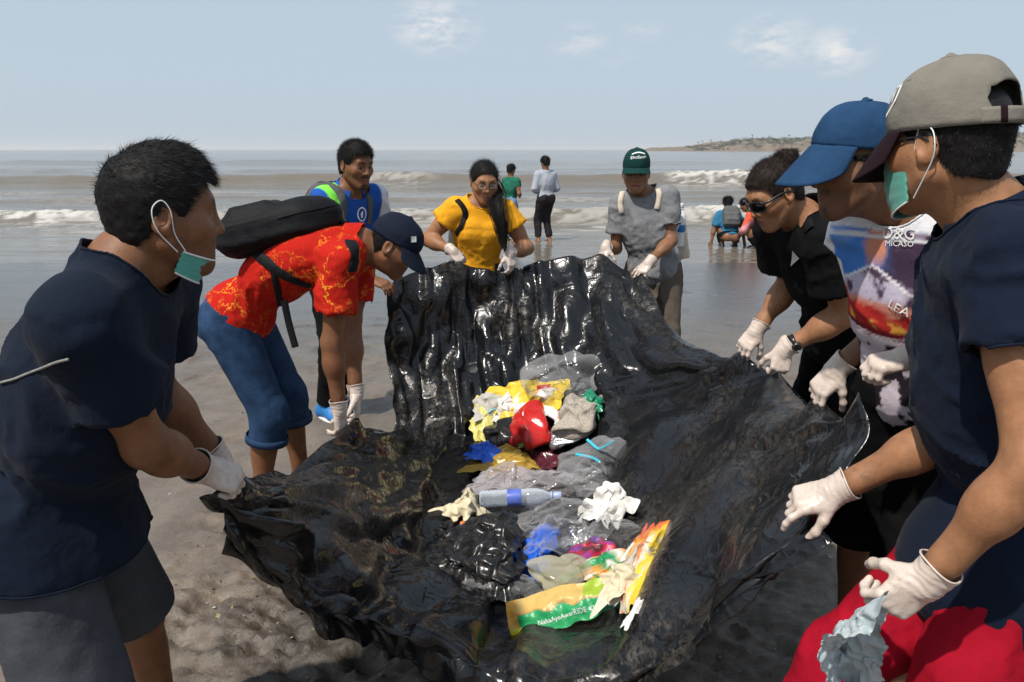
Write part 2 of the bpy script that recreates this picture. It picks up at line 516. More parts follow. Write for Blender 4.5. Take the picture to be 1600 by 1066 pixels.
def cloth(name, base, var=.12, attr=False, rough=.88, dirt=None, sheen=0, bump=.35):
    return mat(name, base, rough, var=var, vscale=14, bump=bump, bscale=55, bdetail=3, bdist=.006, attr=attr, sheen=sheen, spec=.14, weave=900, dirt=dirt)
SAND = (.15, .12, .085)
M = {}
M['skin'] = mat('skin', attr=True, rough=.52, var=.16, vscale=34, bump=.30, bscale=190, bdist=.0025, bdetail=4, spec=.4)
M['glove'] = mat('latex_glove', (.60, .50, .435), .34, var=.14, vscale=22, bump=.35, bscale=70, bdetail=3, bdist=.004, spec=.5, dirt=((.22, .17, .12), .55, 22))
M['hair'] = mat('black_hair', (.007, .006, .006), .62, var=.3, vscale=60, spec=.22)
M['hairbrown'] = mat('dark_brown_hair', (.016, .010, .007), .62, var=.35, vscale=60, spec=.22)
M['navy'] = cloth('navy_jersey', (.0062, .0108, .0235), sheen=.03)
M['navypolo'] = cloth('navy_pique', (.0062, .0110, .0255), sheen=.03)
M['charcoal'] = cloth('charcoal_cotton', (.055, .060, .070), var=.18, sheen=0)
M['black'] = cloth('black_cotton', (.0045, .0045, .005), sheen=0)
M['blacknylon'] = mat('black_nylon', (.006, .0065, .008), .65, var=.2, vscale=20, bump=.4, bscale=70, bdist=.006, spec=.2, weave=700, sheen=0)
M['jeans'] = cloth('blue_denim', (.022, .050, .108), var=.35)
M['jeanslight'] = cloth('light_denim', (.15, .24, .36), var=.2)
M['yellow'] = cloth('yellow_cotton', (.80, .36, .018), var=.06, dirt=((.25, .13, .03), .35, 9))
M['greytee'] = cloth('grey_cotton', (.20, .205, .215), var=.08, dirt=((.05, .045, .04), .5, 12))
M['browntrouser'] = cloth('taupe_cotton', (.105, .085, .068), var=.12)
M['red'] = cloth('red_cotton', (.30, .004, .016), var=.16)
M['attrcloth'] = cloth('printed_cotton', (1, 1, 1), var=.06, attr=True)
M['greygreen'] = cloth('green_cotton', (.018, .13, .085), var=.08)
M['sweat'] = cloth('grey_sweatshirt', (.36, .38, .43), var=.06)
M['darkpants'] = cloth('dark_plum_cotton', (.020, .016, .020), var=.1)
M['teal'] = cloth('teal_cotton', (.03, .15, .27), var=.1)
M['capnavy'] = cloth('navy_cap_twill', (.010, .014, .028))
M['capblue'] = cloth('blue_cap_twill', (.017, .052, .120), var=.16)
M['capgrey'] = cloth('grey_cap_twill', (.19, .175, .150), var=.10)
M['capmaroon'] = cloth('dark_maroon_twill', (.016, .007, .010))
M['capgreen'] = cloth('bottle_green_twill', (.007, .038, .036))
M['polo_blue'] = cloth('royal_blue_pique', (.018, .085, .36))
M['white'] = cloth('white_cotton', (.75, .75, .75), var=.05)
M['cream'] = cloth('cream_canvas', (.60, .52, .42), var=.06)
M['greybag'] = cloth('grey_canvas', (.10, .105, .105), var=.1)
M['print'] = mat('white_print', (.78, .78, .76), .7)
M['maskgreen'] = mat('green_nonwoven', (.10, .42, .36), .8, var=.08, bump=.3, bscale=300, bdist=.002, sheen=.2)
M['maskdark'] = mat('dark_green_nonwoven', (.075, .30, .235), .8, var=.1, bump=.3, bscale=300, bdist=.002, sheen=.2)
M['elastic'] = mat('white_elastic', (.78, .78, .76), .7)
M['blackplastic'] = mat('black_plastic', (.012, .012, .013), .3)
M['lensdark'] = mat('dark_lens', (.004, .004, .005), .08, spec=.6)
M['lens'] = mat('clear_lens', (.9, .9, .9), .02, trans=.0, alpha=.12)
M['eye'] = mat('eyeball', attr=True, rough=.12, spec=.5)
M['shoe'] = mat('black_shoe', (.012, .012, .013), .5, var=.2)
M['shoeblue'] = mat('blue_rubber', (.02, .17, .45), .5)
M['rubberwhite'] = mat('white_rubber', (.6, .6, .58), .5)
M['steel'] = mat('dark_steel', (.25, .25, .26), .35, metal=1)
# red tee with yellow lightning veins
def lightning():
    m = cloth('red_lightning_print', (.5, .02, .01)); n = m.node_tree.nodes; l = m.node_tree.links
    b = n['Principled BSDF']
    tc = n.new('ShaderNodeTexCoord')
    nz = n.new('ShaderNodeTexNoise'); nz.inputs['Scale'].default_value = 9; nz.inputs['Detail'].default_value = 6; nz.inputs['Roughness'].default_value = .7
    l.new(tc.outputs['Object'], nz.inputs['Vector'])
    sc = n.new('ShaderNodeVectorMath'); sc.operation = 'MULTIPLY_ADD'; sc.inputs[1].default_value = (.22, .22, .22)
    l.new(nz.outputs['Color'], sc.inputs[0]); l.new(tc.outputs['Object'], sc.inputs[2])
    facs = []
    for s, w0, off in ((5.5, .020, 0), (11, .014, 3.1)):
        ad = n.new('ShaderNodeVectorMath'); ad.operation = 'ADD'; ad.inputs[1].default_value = (off, off * .7, off * 1.3)
        l.new(sc.outputs[0], ad.inputs[0])
        v = n.new('ShaderNodeTexVoronoi'); v.feature = 'DISTANCE_TO_EDGE'; v.inputs['Scale'].default_value = s
        l.new(ad.outputs[0], v.inputs['Vector'])
        n2 = n.new('ShaderNodeTexNoise'); n2.inputs['Scale'].default_value = 7 + off; n2.inputs['Detail'].default_value = 2
        l.new(ad.outputs[0], n2.inputs['Vector'])
        w = n.new('ShaderNodeMapRange'); w.inputs['From Min'].default_value = .46; w.inputs['From Max'].default_value = .68
        w.inputs['To Min'].default_value = 0; w.inputs['To Max'].default_value = w0 * 2.0
        l.new(n2.outputs['Fac'], w.inputs['Value'])
        dv = n.new('ShaderNodeMath'); dv.operation = 'DIVIDE'
        ax = n.new('ShaderNodeMath'); ax.operation = 'ADD'; ax.inputs[1].default_value = .0005
        l.new(w.outputs[0], ax.inputs[0]); l.new(v.outputs['Distance'], dv.inputs[0]); l.new(ax.outputs[0], dv.inputs[1])
        facs.append(dv.outputs[0])
    mn = n.new('ShaderNodeMath'); mn.operation = 'MINIMUM'; l.new(facs[0], mn.inputs[0]); l.new(facs[1], mn.inputs[1])
    cr = n.new('ShaderNodeValToRGB'); e = cr.color_ramp.elements
    e[0].position = 0; e[0].color = (.95, .55, .06, 1); e[1].position = 1; e[1].color = (.44, .014, .008, 1)
    x = e.new(.35); x.color = (.85, .32, .02, 1); x = e.new(.6); x.color = (.60, .06, .01, 1)
    l.new(mn.outputs[0], cr.inputs['Fac']); l.new(cr.outputs[0], b.inputs['Base Color'])
    return m
M['lightning'] = lightning()
# ------------------------------------------------------------------ people
class Head:
    def __init__(s, c, f, u, sc=1.0):
        s.c = np.asarray(c, float); s.f = unit(f); s.u = orth(u, s.f); s.r = np.cross(s.f, s.u); s.s = sc
        s.R = np.stack([s.r, s.f, s.u])
    def w(s, x, y, z): return s.c + s.s * (x * s.r + y * s.f + z * s.u)
    def W(s, L): return s.c + s.s * (np.asarray(L) @ s.R)
    def loc(s, P): return ((np.asarray(P) - s.c) @ s.R.T) / s.s

def head_prims(H, female=False, nose=1.0, jaw=1.0, mouth_open=0.0, eyes_down=0.0):
    w, S = H.w, H.s
    e = lambda c, r, k=.02, op='+', R=None: ell_(w(*c), np.array(r) * S, H.R if R is None else R, k * S, op)
    c = lambda a, b, ra, rb=None, k=.02, op='+': cap_(w(*a), w(*b), ra * S, None if rb is None else rb * S, k * S, op)
    p = [e((0, -.014, .034), (.0745, .094, .083), .01),
         e((0, .028, -.020), (.062, .066, .088), .03)]
    for sg in (-1, 1):
        p += [c((sg * .052 * jaw, .004, -.050), (sg * .022, .066, -.098), .021, .018, .03),
              c((sg * .047, .058, -.020), (sg * .056, .020, -.012), .020, .016, .03)]
    p += [e((0, .074, -.100), (.019, .016, .016), .022),
          c((-.036, .072, .030), (.036, .072, .030), .0135 if not female else .011, None, .022),
          e((0, .068, -.062), (.027, .020, .030), .03)]
    for sg in (-1, 1):
        p += [e((sg * .032, .096, .004), (.018, .020, .013), .014, '-')]
    p += [c((0, .083, .022), (0, .1005 * nose ** .3, -.020), .0075, .0095, .010),
          e((0, .1030 * nose ** .3, -.027), (.0115, .0105, .0090), .008)]
    for sg in (-1, 1):
        p += [e((sg * .0125, .0905, -.030), (.0085, .010, .0078), .006),
              e((sg * .0065, .098, -.0385), (.0042, .006, .0040), .003, '-')]
    p += [c((-.016, .0840, -.060), (.016, .0840, -.060), .0070, None, .006),
          c((0, .0885, -.0595), (0, .0885, -.0595), .0062, None, .008),
          c((-.014, .0830, -.0735), (.014, .0830, -.0735), .0080, None, .007),
          c((-.019, .0850, -.0715), (0, .0915, -.0665), .0020 + .004 * mouth_open, None, .003, '-'), c((.019, .0850, -.0715), (0, .0915, -.0665), .0020 + .004 * mouth_open, None, .003, '-')]
    for sg in (-1, 1):                                                     # lids with a slit
        p += [e((sg * .0315, .0735, .005), (.0155, .0140, .0125), .005),
              e((sg * .0315, .0880, .0035 - .003 * eyes_down), (.0125, .0100, .0040), .002, '-')]
    for sg in (-1, 1):                                                     # ears
        Re = np.stack([unit(H.r + sg * -.35 * H.f), unit(H.f + sg * .35 * H.r), H.u])
        p += [ell_(w(sg * .079, -.014, -.004), np.array((.0085, .0205, .0330)) * S, Re, .006 * S),
              ell_(w(sg * .0885, -.009, .001), np.array((.0088, .0125, .0205)) * S, Re, .004 * S, '-'),
              c((sg * .076, -.002, -.030), (sg * .077, -.004, -.026), .008, None, .006)]
    return p

def skin_cols(V, H, base, lips=(.20, .072, .055), stubble=0.0, beard=None, brow=1.0, dark=(.012, .009, .008), female=False, jawf=.4):
    base = np.array(base); C = np.tile(base, (len(V), 1))
    L = H.loc(V); x, y, z = np.abs(L[:, 0]), L[:, 1], L[:, 2]
    near = (np.abs(L) < .16).all(1)
    n = vnoise(V * 220, 5) * .5 + .5; n2 = vnoise(V * 60, 6) * .5 + .5
    def mix(m, col):
        m = np.clip(m, 0, 1) * near; C[:] = C * (1 - m[:, None]) + np.array(col) * m[:, None]
    mix(.25 * sstep(.02, .06, x) * sstep(.03, .06, y) * (z < .0) * (z > -.05), base * np.array([1.15, .95, .9]))
    lip = sstep(.0245, .019, x) * sstep(-.082, -.077, z) * sstep(-.0515, -.056, z) * (y > .074)
    mix(.8 * lip, lips)
    bw = sstep(.010, .016, x) * sstep(.052, .044, x) * sstep(.0075, .004, np.abs(z - (.0265 + .006 * np.sin((x - .012) * 60)))) * (y > .05)
    mix(bw * brow * (.65 + .35 * n), dark)
    ed = sstep(.017, .013, np.sqrt((x - .0315) ** 2 + ((z - .004) * 1.6) ** 2)) * (y > .065)
    mix(ed * .45, base * .45)
    if stubble:
        jaw = sstep(-.030, -.052, z) * sstep(-.005, .02, y) + sstep(.055, .066, x) * sstep(.0, .012, y) * sstep(.045, .03, y) * (z < .01) * (z > -.06)
        mus = sstep(.034, .028, x) * sstep(-.0565, -.053, z) * sstep(-.038, -.043, z) * (y > .07)
        goat = sstep(.024, .016, x) * sstep(-.082, -.088, z) * (y > .06)
        mm = np.clip(jaw * jawf * (y > -.005) + mus * 1.4 + goat * 1.2, 0, 1) * (1 - lip)
        mm *= sstep(-.135, -.115, z)
        mix(mm * stubble * (.55 + .45 * n), dark)
    return C

def ik(a, b, l1, l2, hint):
    a, b, hint = map(lambda q: np.asarray(q, float), (a, b, hint))
    d = b - a; D = np.linalg.norm(d)
    if D > (l1 + l2) * .995:
        k = D / ((l1 + l2) * .995); l1 *= k; l2 *= k
    x = (l1 * l1 - l2 * l2 + D * D) / (2 * D)
    hgt = math.sqrt(max(l1 * l1 - x * x, 1e-6))
    return a + d / D * x + orth(hint - a, d) * hgt

def hand_prims(wr, d, n, side, s=1.0, curl=(.7, .9, .6), spread=.10, thumb=(.5, .5), infl=0.0, k=.008):
    """wr wrist, d knuckle direction, n palm normal (towards the palm side), side: thumb side sign picks d x n."""
    d = unit(d); n = orth(n, d); t = np.cross(d, n) * side
    g = lambda a, b, c: wr + s * (d * a + t * b + n * c)
    p = [ell_(g(.048, .002, .002), np.array((.050, .040, .0165)) * s + infl, np.stack([d, t, n]), .01),
         cap_(g(-.03, 0, 0), g(.02, 0, 0), .0270 * s + infl, .026 * s + infl, .015),
         ell_(g(.035, .022, .010), np.array((.032, .017, .015)) * s + infl, np.stack([d, t, n]), .01)]
    if np.ndim(curl[0]) == 0: curl = [curl] * 4
    for i, (off, ln, rr) in enumerate(((.029, .072, .0092), (.0098, .079, .0095), (-.0098, .073, .0090), (-.0275, .058, .0080))):
        a = g(.086 - .004 * abs(i - 1), off, -.001)
        p.append(cap_(g(.02, off * .6, 0), a, .012 * s + infl, .0108 * s + infl, .010))
        ang = 0; dd = d + t * spread * (1.2 - i * .8) ; dd = unit(dd)
        ax = np.cross(dd, n)
        for j, fr in enumerate((.46, .30, .24)):
            ang += curl[i][j]
            q = a + s * ln * fr * (dd * math.cos(ang) + n * math.sin(ang))
            r0 = rr * (1 - .09 * j); p.append(cap_(a, q, r0 * s + infl, r0 * .92 * s + infl, k * .6))
            a = q
    a = g(.018, .024, .006)
    dirs = unit(d * .66 + t * .56 + n * thumb[0]); q = a + dirs * .046 * s
    p.append(cap_(a, q, .0150 * s + infl, .0120 * s + infl, .012)); a = q
    for j, ln in enumerate((.034, .029)):
        dirs = unit(dirs + (n * .6 - t * .55 + d * .25) * thumb[1] * (1 + .3 * j))
        q = a + dirs * ln * s; p.append(cap_(a, q, .0108 * s + infl, .0092 * s + infl, .006)); a = q
    return p

GLOVE_N = [0]
def glove(root, wr, d, n, side, s=1.0, fore=None, h=.0030, seed=0, cr=1.0, **kw):
    p = hand_prims(wr, d, n, side, s * .97, infl=.0004, **kw)
    fd = unit(fore if fore is not None else d)
    cuff = wr - fd * .035
    p += [cap_(cuff - fd * .012, wr + fd * .005, .0400 * s * cr, .0315 * s, .012)]
    for i in range(2):
        pass
    sd = GLOVE_N[0]; GLOVE_N[0] += 1
    f = lambda P: (.0007 * np.sin((P @ fd) * 420 + 4 * vnoise(P * 40, sd)) * sstep(.07, .0, np.abs((P - wr) @ fd)) + .0006 * vnoise(P * 60, sd + 3)).astype(np.float32)
    V, F = nets(p, h, disp=f)
    hh = (cuff - V) @ fd + .003 * vnoise(V * 30, sd + 9)
    V, F = clip(V, F, hh.astype(float))
    V = smooth_border(smooth(V, F, 1, .4), F, 3)
    a = orth((0, 0, 1) if abs(fd[2]) < .9 else (1, 0, 0), fd); b = np.cross(fd, a)
    th = np.linspace(0, 2 * np.pi, 25)[:-1]
    rr = (.0385 * s * cr) * (1 + .04 * np.sin(3 * th + sd))
    ring = cuff + rr[:, None] * (np.cos(th)[:, None] * a + np.sin(th)[:, None] * b) + fd * (.003 * np.sin(2 * th + sd))[:, None]
    g = mesh('glove', V, F, M['glove'], root)
    Vt, Ft = tube(np.concatenate([ring, ring[:1]]), .0022, 48, 6)
    mesh('rolled_cuff', Vt, Ft, M['elastic'] if False else M['glove'], g)
    return g

def hair_line(L):
    """signed: negative where hair grows (head-local coordinates)"""
    x, y, z = np.abs(L[:, 0]), L[:, 1], L[:, 2]
    zb = np.interp(y, [-.12, -.085, -.05, -.030, -.012, .006, .022, .034, .046, .060, .075, .1],
                      [-.075, -.070, -.060, -.030, .022, .020, -.012, .010, .040, .062, .070, .072])
    return zb - z
def strands(P, N, D, ln, wd, rng, curl=0.0, seg=3):
    n = len(P); ln = ln * (.6 + .8 * rng.random(n))
    side = np.cross(D, N + rng.normal(0, .5, (n, 3))); side /= np.linalg.norm(side, axis=1)[:, None] + 1e-9
    Vs = []; pos = P - N * .003; dr = D.copy()
    off = rng.normal(0, 1, (n, 3))
    for k in range(seg + 1):
        w = wd * (1 - k / seg) ** .7 * .5
        Vs.append(pos - side * w); Vs.append(pos + side * w)
        dr = dr + curl * np.cross(dr, off) + rng.normal(0, .12, (n, 3)); dr /= np.linalg.norm(dr, axis=1)[:, None]
        pos = pos + dr * (ln / seg)[:, None]
    V = np.stack(Vs, 1).reshape(-1, 3); st = 2 * (seg + 1)
    b = (np.arange(n) * st)[:, None]
    F = np.concatenate([b + np.array([[2 * k, 2 * k + 1, 2 * k + 3, 2 * k + 2]]) for k in range(seg)])
    return V, F
def hair(root, H, n=9000, ln=.022, thick=.009, top=0.0, line=hair_line, comb=None, mat_='hair', seed=0, wd=.0011, h=.0045, lift=.55, curl=.05, keep=None, rough=.0015):
    S = H.s
    p = [ell_(H.w(0, -.014, .034), (np.array((.0745, .094, .083)) + thick) * S, H.R, .01 * S),
         ell_(H.w(0, -.040, -.030), (np.array((.060, .055, .075)) + thick * .6) * S, H.R, .03 * S)]
    if top: p.append(ell_(H.w(0, .012, .062), np.array((.066, .078, .062 + top)) * S, H.R, .03 * S))
    V, F = nets(p, h * S, disp=lambda P: (rough * vnoise(P * 55, seed) + rough * .6 * vnoise(P * 120, seed + 1)).astype(np.float32))
    L = H.loc(V)
    V, F = clip(V, F, line(L) + .004 * vnoise(V * 90, seed + 2))
    if keep is not None: 
        V, F = clip(V, F, keep(H.loc(V)))
    N = vnormals(V, F)
    rng = np.random.default_rng(seed)
    i = rng.integers(0, len(V), n)
    P = V[i] + rng.normal(0, h * .5, (n, 3)); Nn = N[i]
    Lp = H.loc(P)
    cd = np.array([0, .35, -.4]) if comb is None else np.array(comb)
    D = np.tile(cd @ H.R, (n, 1))
    D = D - Nn * np.einsum('ij,ij->i', D, Nn)[:, None] * .8
    D = D + Nn * lift + rng.normal(0, .18, (n, 3)); D /= np.linalg.norm(D, axis=1)[:, None]
    lnv = ln * np.interp(Lp[:, 2], [-.07, 0, .05, .09], [.25, .45, .9, 1.15]) * S
    Vs, Fs = strands(P, Nn, D, lnv, wd * S, rng, curl)
    return mesh('hair', *join([(V, F), (Vs, Fs)]), M[mat_], root)

def eyes(root, H, down=0.0, side=0.0):
    for sg in (-1, 1):
        c = H.w(sg * .0315, .0735, .005); r = .0122 * H.s
        u, v = np.meshgrid(np.linspace(0, np.pi, 15), np.linspace(0, 2 * np.pi, 21)[:-1], indexing='ij')
        g = unit(H.f - H.u * (.12 + down * .35) + H.r * side)
        a = orth(H.u, g); b = np.cross(g, a)
        dirs = np.cos(u)[..., None] * g + np.sin(u)[..., None] * (np.cos(v)[..., None] * a + np.sin(v)[..., None] * b)
        V = (c + r * dirs).reshape(-1, 3); ang = u.reshape(-1)
        C = np.where((ang < .50)[:, None], np.array([[.020, .010, .006]]), np.array([[.48, .44, .41]]))
        C = np.where((ang < .2)[:, None], np.array([[.002, .002, .002]]), C)
        F = grid_faces(20, 15, True); F = (F % 15) * 20 + F // 15
        mesh('eye', V, F[:, ::-1], M['eye'], root, col=C)

def cap(root, H, m, mb=None, brim=.072, tilt=0.0, opening=False, size=1.0, button=True, droop=.35, brimdir=0.0, rise=0.0, brow=.046):
    """Baseball cap: crown, curved brim, button, seams; opening: adjuster arch at the back."""
    mb = mb or m
    S = H.s * size
    nu, nv = 72, 22
    def surf(th, q, off=0.0):
        # th: 0 = front, q: 0 top .. 1 rim
        ph = q * (np.pi / 2 + .10)
        rx, ry, rz = .0865 + off, .1100 + off, .0900 + rise + off
        sharp = 1 + .05 * np.sin(ph) ** 2 * np.cos(3 * th) * 0
        x = rx * np.sin(ph) ** .82 * np.sin(th) if np.ndim(ph) == 0 else rx * np.power(np.sin(ph).clip(0), .82) * np.sin(th)
        y = ry * np.power(np.sin(ph).clip(0), .82) * np.cos(th) - .009
        z = brow + rz * np.cos(ph) + .010 * (np.cos(th) - .3) * q ** 3 - .010 * q ** 4
        seam = np.exp(-(np.angle(np.exp(1j * 3 * th)) / .16) ** 2) * .0012 * (q < .99)
        x = x * (1 - seam * 8); y = y * (1 - seam * 8)
        P = np.stack([x, y, z], -1)
        a = tilt; ca, sa = math.cos(a), math.sin(a)
        Y = P[..., 1] * ca - (P[..., 2] - .05) * sa; Z = P[..., 1] * sa + (P[..., 2] - .05) * ca + .05
        P = np.stack([P[..., 0], Y, Z], -1)
        return H.c + S * (P @ H.R)
    th, q = np.meshgrid(np.linspace(0, 2 * np.pi, nu, endpoint=False), np.linspace(0.02, 1, nv), indexing='ij')
    V = surf(th, q).reshape(-1, 3)
    V = V + vnormals(V, grid_faces(nu, nv, True)) * (fbm(V * 28, 3, 3) * .0018)[:, None]
    F = grid_faces(nu, nv, True)
    thv = th.ravel(); qv = q.ravel()
    if opening:
        db = np.angle(np.exp(1j * (thv - np.pi)))
        h = 1 - np.sqrt((db / .62) ** 2 + ((qv - .86) / .20).clip(None, 0) ** 2 + ((qv - .86) * 12).clip(0, None) ** 2)
        V, F = clip(V, F, h)
    Vt = surf(np.array([0.0]), np.array([0.0]))
    n0 = len(V)
    o = mesh('cap', V, F, M[m], root, thick=.0025)
    if not opening:
        pass
    # button + top patch
    top = surf(np.array([0.0]), np.array([0.0]), 0.0)[0]
    nrm = unit(H.u + H.f * -math.sin(tilt))
    Vb, Fb = nets([ell_(top, np.array((.017, .017, .004)) * S, H.R, .004), ell_(top + nrm * .004 * S, np.array((.0075, .0075, .0048)) * S, H.R, .002)], .002 * S)
    mesh('cap_button', Vb, Fb, M[m], o)
    # brim
    nb, mbn = 40, 14
    t2, rr = np.meshgrid(np.linspace(-1.18, 1.18, nb), np.linspace(0, 1, mbn), indexing='ij')
    inner = surf(t2, np.full_like(t2, .985))
    dirs = (np.stack([np.sin(t2) * .42, np.cos(t2) * 0 + 1, 0 * t2], -1))
    width = brim * np.sqrt(np.clip(1 - (t2 / 1.24) ** 2, 0, 1)) ** .9
    fdir = H.f * math.cos(tilt) + H.u * math.sin(tilt); udir = H.u * math.cos(tilt) - H.f * math.sin(tilt)
    d3 = dirs[..., 0:1] * H.r + dirs[..., 1:2] * fdir
    bow = -(np.abs(np.sin(t2)) ** 2) * .026 * rr - droop * rr * width - .12 * rr ** 2 * width
    Vm = inner + S * (d3 * (rr * width)[..., None] + udir * bow[..., None])
    Vm = Vm.reshape(-1, 3)
    br = mesh('brim', Vm, grid_faces(nb, mbn), M[mb], o, thick=.0035)
    return o, surf

def loft_rings(rings, close=True):
    n = len(rings); m = len(rings[0])
    V = np.concatenate(rings); F = grid_faces(m, n, True); F = (F % n) * m + F // n
    return V, F[:, ::-1]

def lowcloth(V, F, **k): return buckle(V, F, **k)

def loops(F):
    E = np.concatenate([np.stack([F[:, i], F[:, (i + 1) % F.shape[1]]], 1) for i in range(F.shape[1])]); S_ = np.sort(E, 1)
    k = S_[:, 0].astype(np.int64) * 10000000 + S_[:, 1]; u, ix, c = np.unique(k, return_index=True, return_counts=True)
    nxt = {int(a): int(b) for a, b in E[ix[c == 1]]}; out = []
    while nxt:
        a = next(iter(nxt)); lp = []
        while a in nxt: lp.append(a); a = nxt.pop(a)
        out.append(np.array(lp))
    return out
PEOPLE = {}
def person(key, label, sp):
    s = sp.get('s', 1.0); G = sp.get('girth', 1.0)
    pel, neck = np.asarray(sp['pel'], float), np.asarray(sp['neck'], float)
    upc = unit(sp.get('upc', neck - pel)); fw = orth(sp['fwd'], upc); rt = np.cross(fw, upc)
    upp = unit(sp.get('upp', unit(neck - pel) + V3(0, 0, .8))); fp = orth(sp.get('pfwd', sp['fwd']), upp); rp = np.cross(fp, upp)
    Rc = np.stack([rt, fw, upc]); Rp = np.stack([rp, fp, upp])
    sw = sp.get('sw', .170) * s
    sh = {}
    for sd, sg in (('R', 1), ('L', -1)):
        sh[sd] = np.asarray(sp.get('sh' + sd, neck - upc * .055 * s + rt * sg * sw + fw * sp.get('prot', .02)), float)
    hip = {sd: pel + rp * sg * .088 * s - upp * .035 * s for sd, sg in (('R', 1), ('L', -1))}
    wr = {sd: np.asarray(sp['wr' + sd], float) for sd in 'RL'}
    el = {sd: ik(sh[sd], wr[sd], sp.get('ua', .285) * s, sp.get('fa', .25) * s, sp['elh' + sd]) for sd in 'RL'}
    an = {sd: np.asarray(sp['an' + sd], float) for sd in 'RL'}
    ll = sp.get('ll', 1.0); kn = {sd: ik(hip[sd], an[sd], .43 * s * ll, .42 * s * ll, sp['knh' + sd]) for sd in 'RL'}
    H = Head(sp['head'], sp['hf'], sp.get('hu', (0, 0, 1)), sp.get('hs', s))
    base = V3(pel[0], pel[1], sp.get('ground', 0))
    P = dict(s=s, pel=pel, neck=neck, upc=upc, fw=fw, rt=rt, upp=upp, fp=fp, rp=rp, sh=sh, hip=hip, wr=wr, el=el, an=an, kn=kn, H=H, base=base)
    PEOPLE[key] = P
    if sp.get('dbg'):
        print(key, 'torso', np.linalg.norm(neck - pel).round(3), 'head', np.linalg.norm(H.c - neck).round(3), 'arms', {q: (np.linalg.norm(sh[q] - el[q]).round(3), np.linalg.norm(el[q] - wr[q]).round(3)) for q in 'RL'},
              'legs', {q: (np.linalg.norm(hip[q] - kn[q]).round(3), np.linalg.norm(kn[q] - an[q]).round(3)) for q in 'RL'})
    mid = sp.get('mid', (pel + neck) / 2 + upc * -.02)
    chest = neck - upc * .19 * s
    def torso(inf=0.0, k=.06, loose=0.0):
        b = sp.get('belly', 1.0)
        p = [ell_(chest, np.array((.158 * G, .112 * G, .185)) * s + inf, Rc, k),
             ell_(mid + fw * .012 * b, np.array((.142 * G * b, .106 * G * b, .165)) * s + inf + loose, unitrows(Rc + Rp), k),
             ell_(pel, np.array((.160 * G, .118 * G, .125)) * s + inf + loose, Rp, k),
             cap_(sh['L'], sh['R'], .052 * s + inf, None, k)]
        for q in 'RL':
            p.append(cap_(neck + upc * .012 * s, lerp(neck, sh[q], .8), .048 * s + inf * .7, .046 * s + inf, .04))
        if sp.get('female'):
            for sg in (-1, 1): p.append(ell_(chest - upc * .0 + rt * sg * .072 * s + fw * .085 * s, np.array((.062, .058, .062)) * s + inf * .8, Rc, .05))
        return p
    def glutes(inf): return [ell_(pel + rp * sg * .07 * s - fp * .062 * s - upp * .05 * s, np.array((.088, .080, .095)) * s * G + inf, Rp, .05) for sg in (-1, 1)]
    am = sp.get('arm', 1.0); lm = sp.get('leg', 1.0)
    def arm(q, inf=0.0):
        a, e, w_ = sh[q], el[q], wr[q]
        fd = unit(w_ - e)
        out = orth(np.cross(e - a, w_ - e), fd)
        p = [cap_(a, e, .056 * s * am + inf, .041 * s * am + inf, .02),
             ell_(lerp(a, e, .42), np.array((.050, .050, .10)) * s * am + inf, Rx(e - a), .03),
             cap_(e, lerp(e, w_, .35), .041 * s * am + inf, .043 * s * am + inf, .03),
             cap_(lerp(e, w_, .30), lerp(e, w_, .8), .042 * s * am + inf, .029 * s + inf, .03),
             ell_(lerp(e, w_, .88), np.array((.034, .024, .06)) * s * (.5 + .5 * am) + inf, np.stack([orth(out, fd), np.cross(fd, orth(out, fd)), fd]), .02)]
        if not inf:
            bk = unit(unit(e - a) - fd + 1e-6); sd2 = np.cross(fd, bk) if np.linalg.norm(np.cross(fd, bk)) > .1 else out
            p += [ell_(e + bk * .020 * s, np.array((.018, .018, .020)) * s * am, None, .02), ell_(lerp(e, w_, .22) + unit(sd2) * .012 * s, np.array((.030, .030, .085)) * s * am, Rx(fd), .03),
                  ell_(lerp(e, w_, .22) - unit(sd2) * .010 * s, np.array((.030, .030, .075)) * s * am, Rx(fd), .03)]
        return p
    def leg(q, inf=0.0):
        a, kk, n_ = hip[q], kn[q], an[q]
        sd = unit(n_ - kk); bk = orth(-fp, sd)
        return [cap_(a, kk, .087 * s * lm + inf, .056 * s * lm + inf, .04),
                cap_(kk, n_, .053 * s * lm + inf, .036 * s * lm + inf, .03),
                ell_(lerp(kk, n_, .32) + bk * .014 * s, np.array((.050, .052, .13)) * s * lm + inf, Rx(sd), .03)]
    def foot(q, inf=0.0):
        f = orth(sp.get('toe' + q, fp), (0, 0, 1)); n_ = an[q]; z0 = sp.get('footz', 0)
        hl = V3(n_[0], n_[1], z0 + .03) - f * .035 * s; to = V3(n_[0], n_[1], z0 + .018) + f * .165 * s
        mid_ = V3(n_[0], n_[1], z0 + .045) + f * .07 * s
        return [cap_(n_, hl + V3(0, 0, .005), .036 * s + inf, .032 * s + inf, .03), cap_(hl, mid_, .031 * s + inf, .036 * s + inf, .03),
                ell_(lerp(mid_, to, .65), np.array((.045, .075, .024)) * s + inf, np.stack([np.cross(f, V3(0, 0, 1)), f, V3(0, 0, 1)]), .03)]
    P['arm'] = arm; P['torso'] = torso; P['leg'] = leg; P['foot'] = foot; P['Rc'] = Rc; P['Rp'] = Rp; P['glutes'] = glutes; P['mid'] = mid; P['chest'] = chest
    # --- body
    nb = cap_(H.w(0, -.030, -.045), neck - upc * .03 * s + fw * .004, .0500 * s * sp.get('neckr', 1), .060 * s * sp.get('neckr', 1), .035 * s)
    parts = []; hb = sp.get('hb', 1)
    hh = sp.get('hh', .0034)
    hp = head_prims(H, **sp.get('face', {}))
